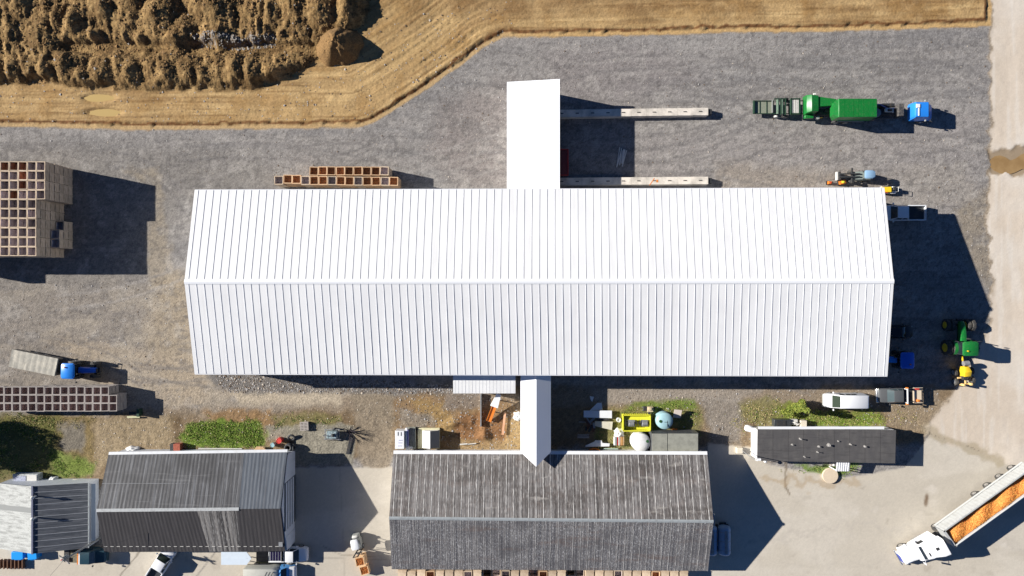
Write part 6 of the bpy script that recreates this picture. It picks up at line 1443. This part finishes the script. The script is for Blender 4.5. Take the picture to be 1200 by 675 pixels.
# utility pole
def utility_pole():
    x, y = G(117, 621); t = thing('utility_pole', 'tall grey utility pole leaning into view between the small shed and the workshop', 'utility pole', (x, y - 1.1, 0))
    m = MB(); m.cyl((0, 0, -.3), (0, 0, 7.7), .15, .10, 12); m.build('pole', mat('grey_pole', A(150, 150, 146), [((6, 6, .6), 4, .42, .65, .7, .7)], rough=.8), t)
    m = MB(); m.cyl((-.32, 0, 6.3), (-.32, 0, 7.2), .24, n=16); m.cyl((-.32, 0, 7.2), (-.32, 0, 7.3), .26, .1, 16); m.build('transformer', LGREY, t)
    m = MB(); m.box(-.32, -.22, 6.9, .22, .04, .18); m.cyl((-.32, 0, 7.3), (-.32, 0, 7.42), .08, n=8); m.build('warning_mark', mat('coral_mark', (.7, .15, .12), rough=.6), t)
    m = MB(); m.box(0, 0, 7.3, .1, 1.7, .12, rz=.9); m.build('crossarm', WOODG, t)
    for s in (-.7, .7): m = MB(); m.cyl((math.sin(-.9) * s * 1.0, math.cos(.9) * s, 7.36), (math.sin(-.9) * s, math.cos(.9) * s, 7.5), .04, n=8); m.build('insulator', OFFW, t)
    r = MB(); p0 = Vector((0, 0, 7.3)); 
    for e, sag in (((12.5, 3.2, 3.5), .2), ((-7, -8, 8.2), .2)):
        P = []
        for i in range(13): s = i / 12; P.append(tuple(p0.lerp(Vector(e), s) - Vector((0, 0, 4 * sag * s * (1 - s)))))
        r.tube(P, .018, 5)
    r.build('wire', DARK, t)
utility_pole()

# ------------------------------------------------------------------ plants
def foliage(mb, c, rad, n, size, seed, mi=(0, 1, 2), lumps=9):
    r = random.Random(seed); L = []
    for i in range(lumps):
        while True:
            p = Vector((r.uniform(-1, 1), r.uniform(-1, 1), r.uniform(-1, 1)))
            if p.length < 1: break
        L.append((Vector((p.x * rad[0], p.y * rad[1], p.z * rad[2])) * .75, r.uniform(.28, .55)))
    for i in range(n):
        o, k = r.choice(L); d = Vector((r.gauss(0, 1), r.gauss(0, 1), r.gauss(0, 1))).normalized() * (r.random() ** .4)
        p = Vector(c) + o + Vector((d.x * rad[0], d.y * rad[1], d.z * rad[2])) * k
        u = Vector((r.uniform(-1, 1), r.uniform(-1, 1), r.uniform(-.6, .6))).normalized() * size * r.uniform(.6, 1.4); w = u.cross(Vector((r.uniform(-.4, .4), r.uniform(-.4, .4), 1))).normalized() * size * .45
        mb.add([tuple(p - u), tuple(p + w), tuple(p + u), tuple(p - w)], [(0, 1, 2, 3)], r.choice(mi))
LF = [mat('leaf_mid', (.06, .11, .02), rough=.7), mat('leaf_light', (.13, .18, .03), rough=.7), mat('leaf_deep', (.03, .07, .012), rough=.7)]
LY = [mat('leaf_lime', (.22, .28, .04), rough=.7), mat('leaf_yellow', (.32, .33, .06), rough=.7), LF[1]]
BARK = mat('bark', (.09, .065, .045), rough=.9)
def tree(label, x, y, h, rad, n, size, leaves, seed, name='leafy_tree', cat='tree', zc=.62):
    t = thing(name, label, cat, (x, y, 0)); m = MB(); r = random.Random(seed)
    m.cyl((0, 0, -.3), (0, 0, h * zc), h * .035 + .04, h * .02, 10)
    for i in range(6):
        a = i * 1.1 + r.uniform(-.3, .3); m.cyl((0, 0, h * (.3 + .05 * i)), (math.cos(a) * rad[0] * .6, math.sin(a) * rad[1] * .6, h * (zc + .1 + .03 * i)), h * .014 + .01, .01, 6)
    m.build('trunk', BARK, t)
    f = MB(); foliage(f, (0, 0, h * zc), rad, n, size, seed); f.build('crown', leaves, t, fix=False, smooth=False)
tree('narrow lime green conifer on the grass left of the white van', *G(932, 473), 4.0, (.95, .95, 1.9), 6500, .11, LY, 4, 'slim_conifer', 'conifer', .5)
f = MB(); foliage(f, (0, 0, .5), (1.3, 1.1, .7), 3600, .10, 8); t = thing('low_bush', 'dense yellow-green bush at the foot of the slim conifer', 'bush', (*G(925, 481), 0)); f.build('leaves', LY, t, fix=False, smooth=False); boxpart('stem', t, BARK, 0, 0, .15, .1, .1, .4)
tree('big leafy tree beyond the left edge, casting dark shade by the small shed', -79.5, -18.8, 9.0, (4.2, 3.6, 3.2), 15000, .20, LF, 6)
tree('dark evergreen behind the small shed at the left edge', -72.5, -22.5, 5.0, (2.2, 2.4, 1.9), 7000, .16, LF, 16)
GR = [mat('grass_bright', (.22, .32, .045), rough=.8), mat('grass_mid', (.15, .23, .035), rough=.8), mat('grass_olive', (.30, .28, .09), rough=.8), mat('grass_straw', (.45, .37, .18), rough=.9), mat('weed_deep', (.08, .15, .025), rough=.8)]
def grass(name, label, polys, seed, h0=.16, wdt=.035):
    r = np.random.default_rng(seed); mb = MB()
    for poly, dens, mix, hk in polys:
        P = [G(*p) for p in poly]; x0 = min(p[0] for p in P) - 1; x1 = max(p[0] for p in P) + 1; y0 = min(p[1] for p in P) - 1; y1 = max(p[1] for p in P) + 1
        n = int((x1 - x0) * (y1 - y0) * dens * 1.7)
        xx = r.uniform(x0, x1, n); yy = r.uniform(y0, y1, n)
        nn = fbm(xx * .9, yy * .9, seed); sd = sdist(xx + (nn - .5) * 2.5, yy + (fbm(xx * .9, yy * .9, seed + 3) - .5) * 2.5, P)
        pat = fbm(xx * .7, yy * .7, seed + 9)
        ok = (sd > 0) & (r.random(n) < np.clip((pat - .36) * 5, .06, 1) * np.clip(sd * 1.2, .15, 1))
        for x, y, q in zip(xx[ok], yy[ok], pat[ok]):
            i = min(int((y - ys[0]) / STEP), ny - 1); j = min(int((x - xs[0]) / STEP), nx - 1); z = hgt[i, j] - .02
            mi = mix[int(r.integers(len(mix)))]
            if pat is not None and r.random() < .18: mi = int(r.integers(2, 5))
            for b in range(3):
                a = r.uniform(0, 2 * PI); hh = h0 * hk * r.uniform(.3, 1.1); l = r.uniform(.07, .18) * hk; w = wdt * r.uniform(.7, 1.5) * (hk ** .5)
                ca, sa = math.cos(a), math.sin(a)
                mb.v += [(x - sa * w, y + ca * w, z), (x + sa * w, y - ca * w, z), (x + ca * l, y + sa * l, z + hh)]
                k = len(mb.v); mb.f.append((k - 3, k - 2, k - 1)); mb.m.append(mi)
    me = bpy.data.meshes.new(name); nv = len(mb.v)
    me.vertices.add(nv); me.vertices.foreach_set('co', np.array(mb.v, dtype=np.float32).ravel())
    me.loops.add(nv); me.loops.foreach_set('vertex_index', np.arange(nv)); nf = nv // 3
    me.polygons.add(nf); me.polygons.foreach_set('loop_start', np.arange(0, nv, 3)); me.polygons.foreach_set('loop_total', np.full(nf, 3))
    for m in GR: me.materials.append(m)
    me.polygons.foreach_set('material_index', mb.m); me.update(calc_edges=True)
    o = bpy.data.objects.new(name, me); COL.objects.link(o); o['label'] = label; o['category'] = 'grass'; o['kind'] = 'stuff'
B_, M_, O_, S_, D_ = range(5)
grass('grass', 'bright green and straw grass in patches across the middle strip of the yard', [
    ([(218, 497), (240, 492), (305, 494), (313, 508), (312, 524), (232, 525), (214, 516)], 55, (B_, B_, M_), 1.3),
    ([(200, 508), (225, 500), (232, 526), (200, 526)], 14, (M_, S_, O_), 1),
    ([(60, 528), (95, 536), (110, 540), (108, 556), (60, 560)], 45, (B_, M_, M_), 1.2),
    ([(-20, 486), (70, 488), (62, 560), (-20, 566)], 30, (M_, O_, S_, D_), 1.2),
    ([(0, 486), (110, 486), (110, 505), (0, 500)], 22, (O_, S_, S_, S_), 1),
    ([(315, 488), (400, 486), (402, 496), (330, 500), (315, 505)], 22, (M_, O_, D_, S_), 1.1),
    ([(905, 478), (925, 470), (940, 484), (1030, 480), (1036, 492), (1034, 500), (908, 500)], 60, (B_, B_, O_, O_), 1.1),
    ([(868, 470), (905, 466), (925, 478), (908, 500), (880, 498), (866, 485)], 26, (O_, S_, M_, S_), 1),
    ([(1030, 482), (1075, 480), (1080, 500), (1040, 500)], 9, (O_, S_), 1),
    ([(930, 545), (985, 544), (985, 556), (955, 556), (930, 550)], 45, (B_, M_), 1.1),
    ([(985, 544), (1012, 544), (1010, 552), (990, 562), (985, 556)], 45, (B_, M_, D_), 1.1),
    ([(912, 545), (930, 545), (935, 556), (912, 560)], 20, (O_, S_), .9),
    ([(716, 478), (770, 470), (812, 468), (815, 476), (770, 484), (720, 500)], 42, (M_, B_, O_), 1.1),
    ([(694, 488), (735, 484), (735, 528), (700, 528)], 40, (M_, O_, O_, S_), 1),
    ([(735, 484), (820, 478), (822, 506), (735, 528)], 32, (M_, O_, D_), 1),
    ([(848, 490), (878, 490), (886, 525), (858, 515)], 13, (S_, O_), .9)], 3)

# loose stones and clods
def stones(name, label, polys, seed, m, pale=.2):
    r = np.random.default_rng(seed); mb = MB()
    for poly, n, s0, s1 in polys:
        P = [G(*p) for p in poly]; x0 = min(p[0] for p in P); x1 = max(p[0] for p in P); y0 = min(p[1] for p in P); y1 = max(p[1] for p in P)
        xx = r.uniform(x0, x1, n); yy = r.uniform(y0, y1, n); ok = inside(xx, yy, P)
        for x, y in zip(xx[ok], yy[ok]):
            i = min(int((y - ys[0]) / STEP), ny - 1); j = min(int((x - xs[0]) / STEP), nx - 1); z = hgt[i, j]; s = r.uniform(s0, s1) * (1 if r.random() < .9 else 1.8)
            k = r.uniform(.6, 1.3, 6) * s
            mb.add([(x - k[0], y, z + .2 * s), (x, y - k[1], z + .1 * s), (x + k[2], y, z + .25 * s), (x, y + k[3], z + .2 * s), (x + .2 * s, y, z + k[4] * .6), (x, y, z - .5 * s)], [(0, 1, 4), (1, 2, 4), (2, 3, 4), (3, 0, 4), (1, 0, 5), (2, 1, 5), (3, 2, 5), (0, 3, 5)], 2 if (r.random() < pale or n == 900) else int(r.integers(2)))
    o = mb.build(name, m, None, fix=False, smooth=False); o['label'] = label; o['category'] = 'stones'; o['kind'] = 'stuff'
SM = [mat('stone_grey', A(176, 172, 168), rough=.9), mat('stone_brown', A(120, 104, 88), rough=.95), mat('stone_pale', A(196, 184, 168), rough=.9)]
stones('loose_stones', 'loose grey and pale stones scattered over gravel and bare earth', [
    ([(0, 152), (420, 152), (590, 45), (1160, 40), (1160, 215), (0, 215)], 5200, .03, .07),
    ([(0, 330), (215, 330), (230, 470), (0, 470)], 1300, .03, .07),
    ([(252, 440), (370, 440), (540, 452), (540, 462), (260, 460)], 2200, .05, .10),
    ([(462, 455), (608, 465), (608, 530), (462, 530)], 1300, .03, .09),
    ([(110, 480), (460, 470), (460, 500), (215, 530), (110, 545)], 900, .03, .08),
    ([(640, 455), (1110, 455), (1080, 500), (850, 520), (700, 470)], 1700, .03, .09),
    ([(1050, 210), (1160, 210), (1160, 340)], 500, .03, .08),
    ([(0, 96), (340, 100), (440, 20), (600, 0), (600, 40), (430, 140), (0, 146)], 1500, .04, .11)], 8, SM)
stones('soil_clods', 'dark clods and pale rocks strewn over the soil bank', [
    ([(0, 0), (435, 0), (430, 30), (340, 92), (0, 100)], 4200, .05, .15),
    ([(225, 44), (250, 40), (290, 46), (330, 42), (322, 56), (280, 60), (240, 57)], 900, .05, .13)], 9, [mat('clod_dark', A(100, 78, 50), rough=1), mat('clod_mid', A(150, 118, 78), rough=1), mat('clod_pale', A(160, 154, 146), rough=1)], 0.02)

# ------------------------------------------------------------------ camera, sun, sky
cam = bpy.data.cameras.new('camera'); co = bpy.data.objects.new('camera', cam); COL.objects.link(co)
cam.sensor_width = 36; cam.lens = 24.0; cam.clip_end = 8000; cam.clip_start = .5
co.location = (0, 0, H); co.rotation_euler = (0, 0, 0); S.camera = co
SV = Vector((-2.02, .41, 1)).normalized()             # towards the sun
sl = bpy.data.lights.new('sun', 'SUN'); so = bpy.data.objects.new('sun', sl); COL.objects.link(so)
sl.energy = 5.0; sl.angle = math.radians(.5); sl.color = (1, .955, .89)
so.rotation_euler = SV.to_track_quat('Z', 'Y').to_euler(); so.location = (-40, 10, 60)
W = bpy.data.worlds.new('World'); S.world = W; W.use_nodes = True
nt = W.node_tree; sky = nt.nodes.new('ShaderNodeTexSky'); sky.sky_type = 'NISHITA'; sky.sun_disc = False
sky.sun_elevation = math.asin(SV.z); sky.sun_rotation = math.atan2(SV.x, SV.y)
sky.air_density = .55; sky.dust_density = 0; sky.ozone_density = 7.0
nt.links.new(sky.outputs[0], nt.nodes['Background'].inputs[0]); nt.nodes['Background'].inputs[1].default_value = .05
S.view_settings.view_transform = 'Standard'; S.view_settings.look = 'None'; S.view_settings.exposure = .84; S.view_settings.gamma = 1
S.render.engine = 'CYCLES'
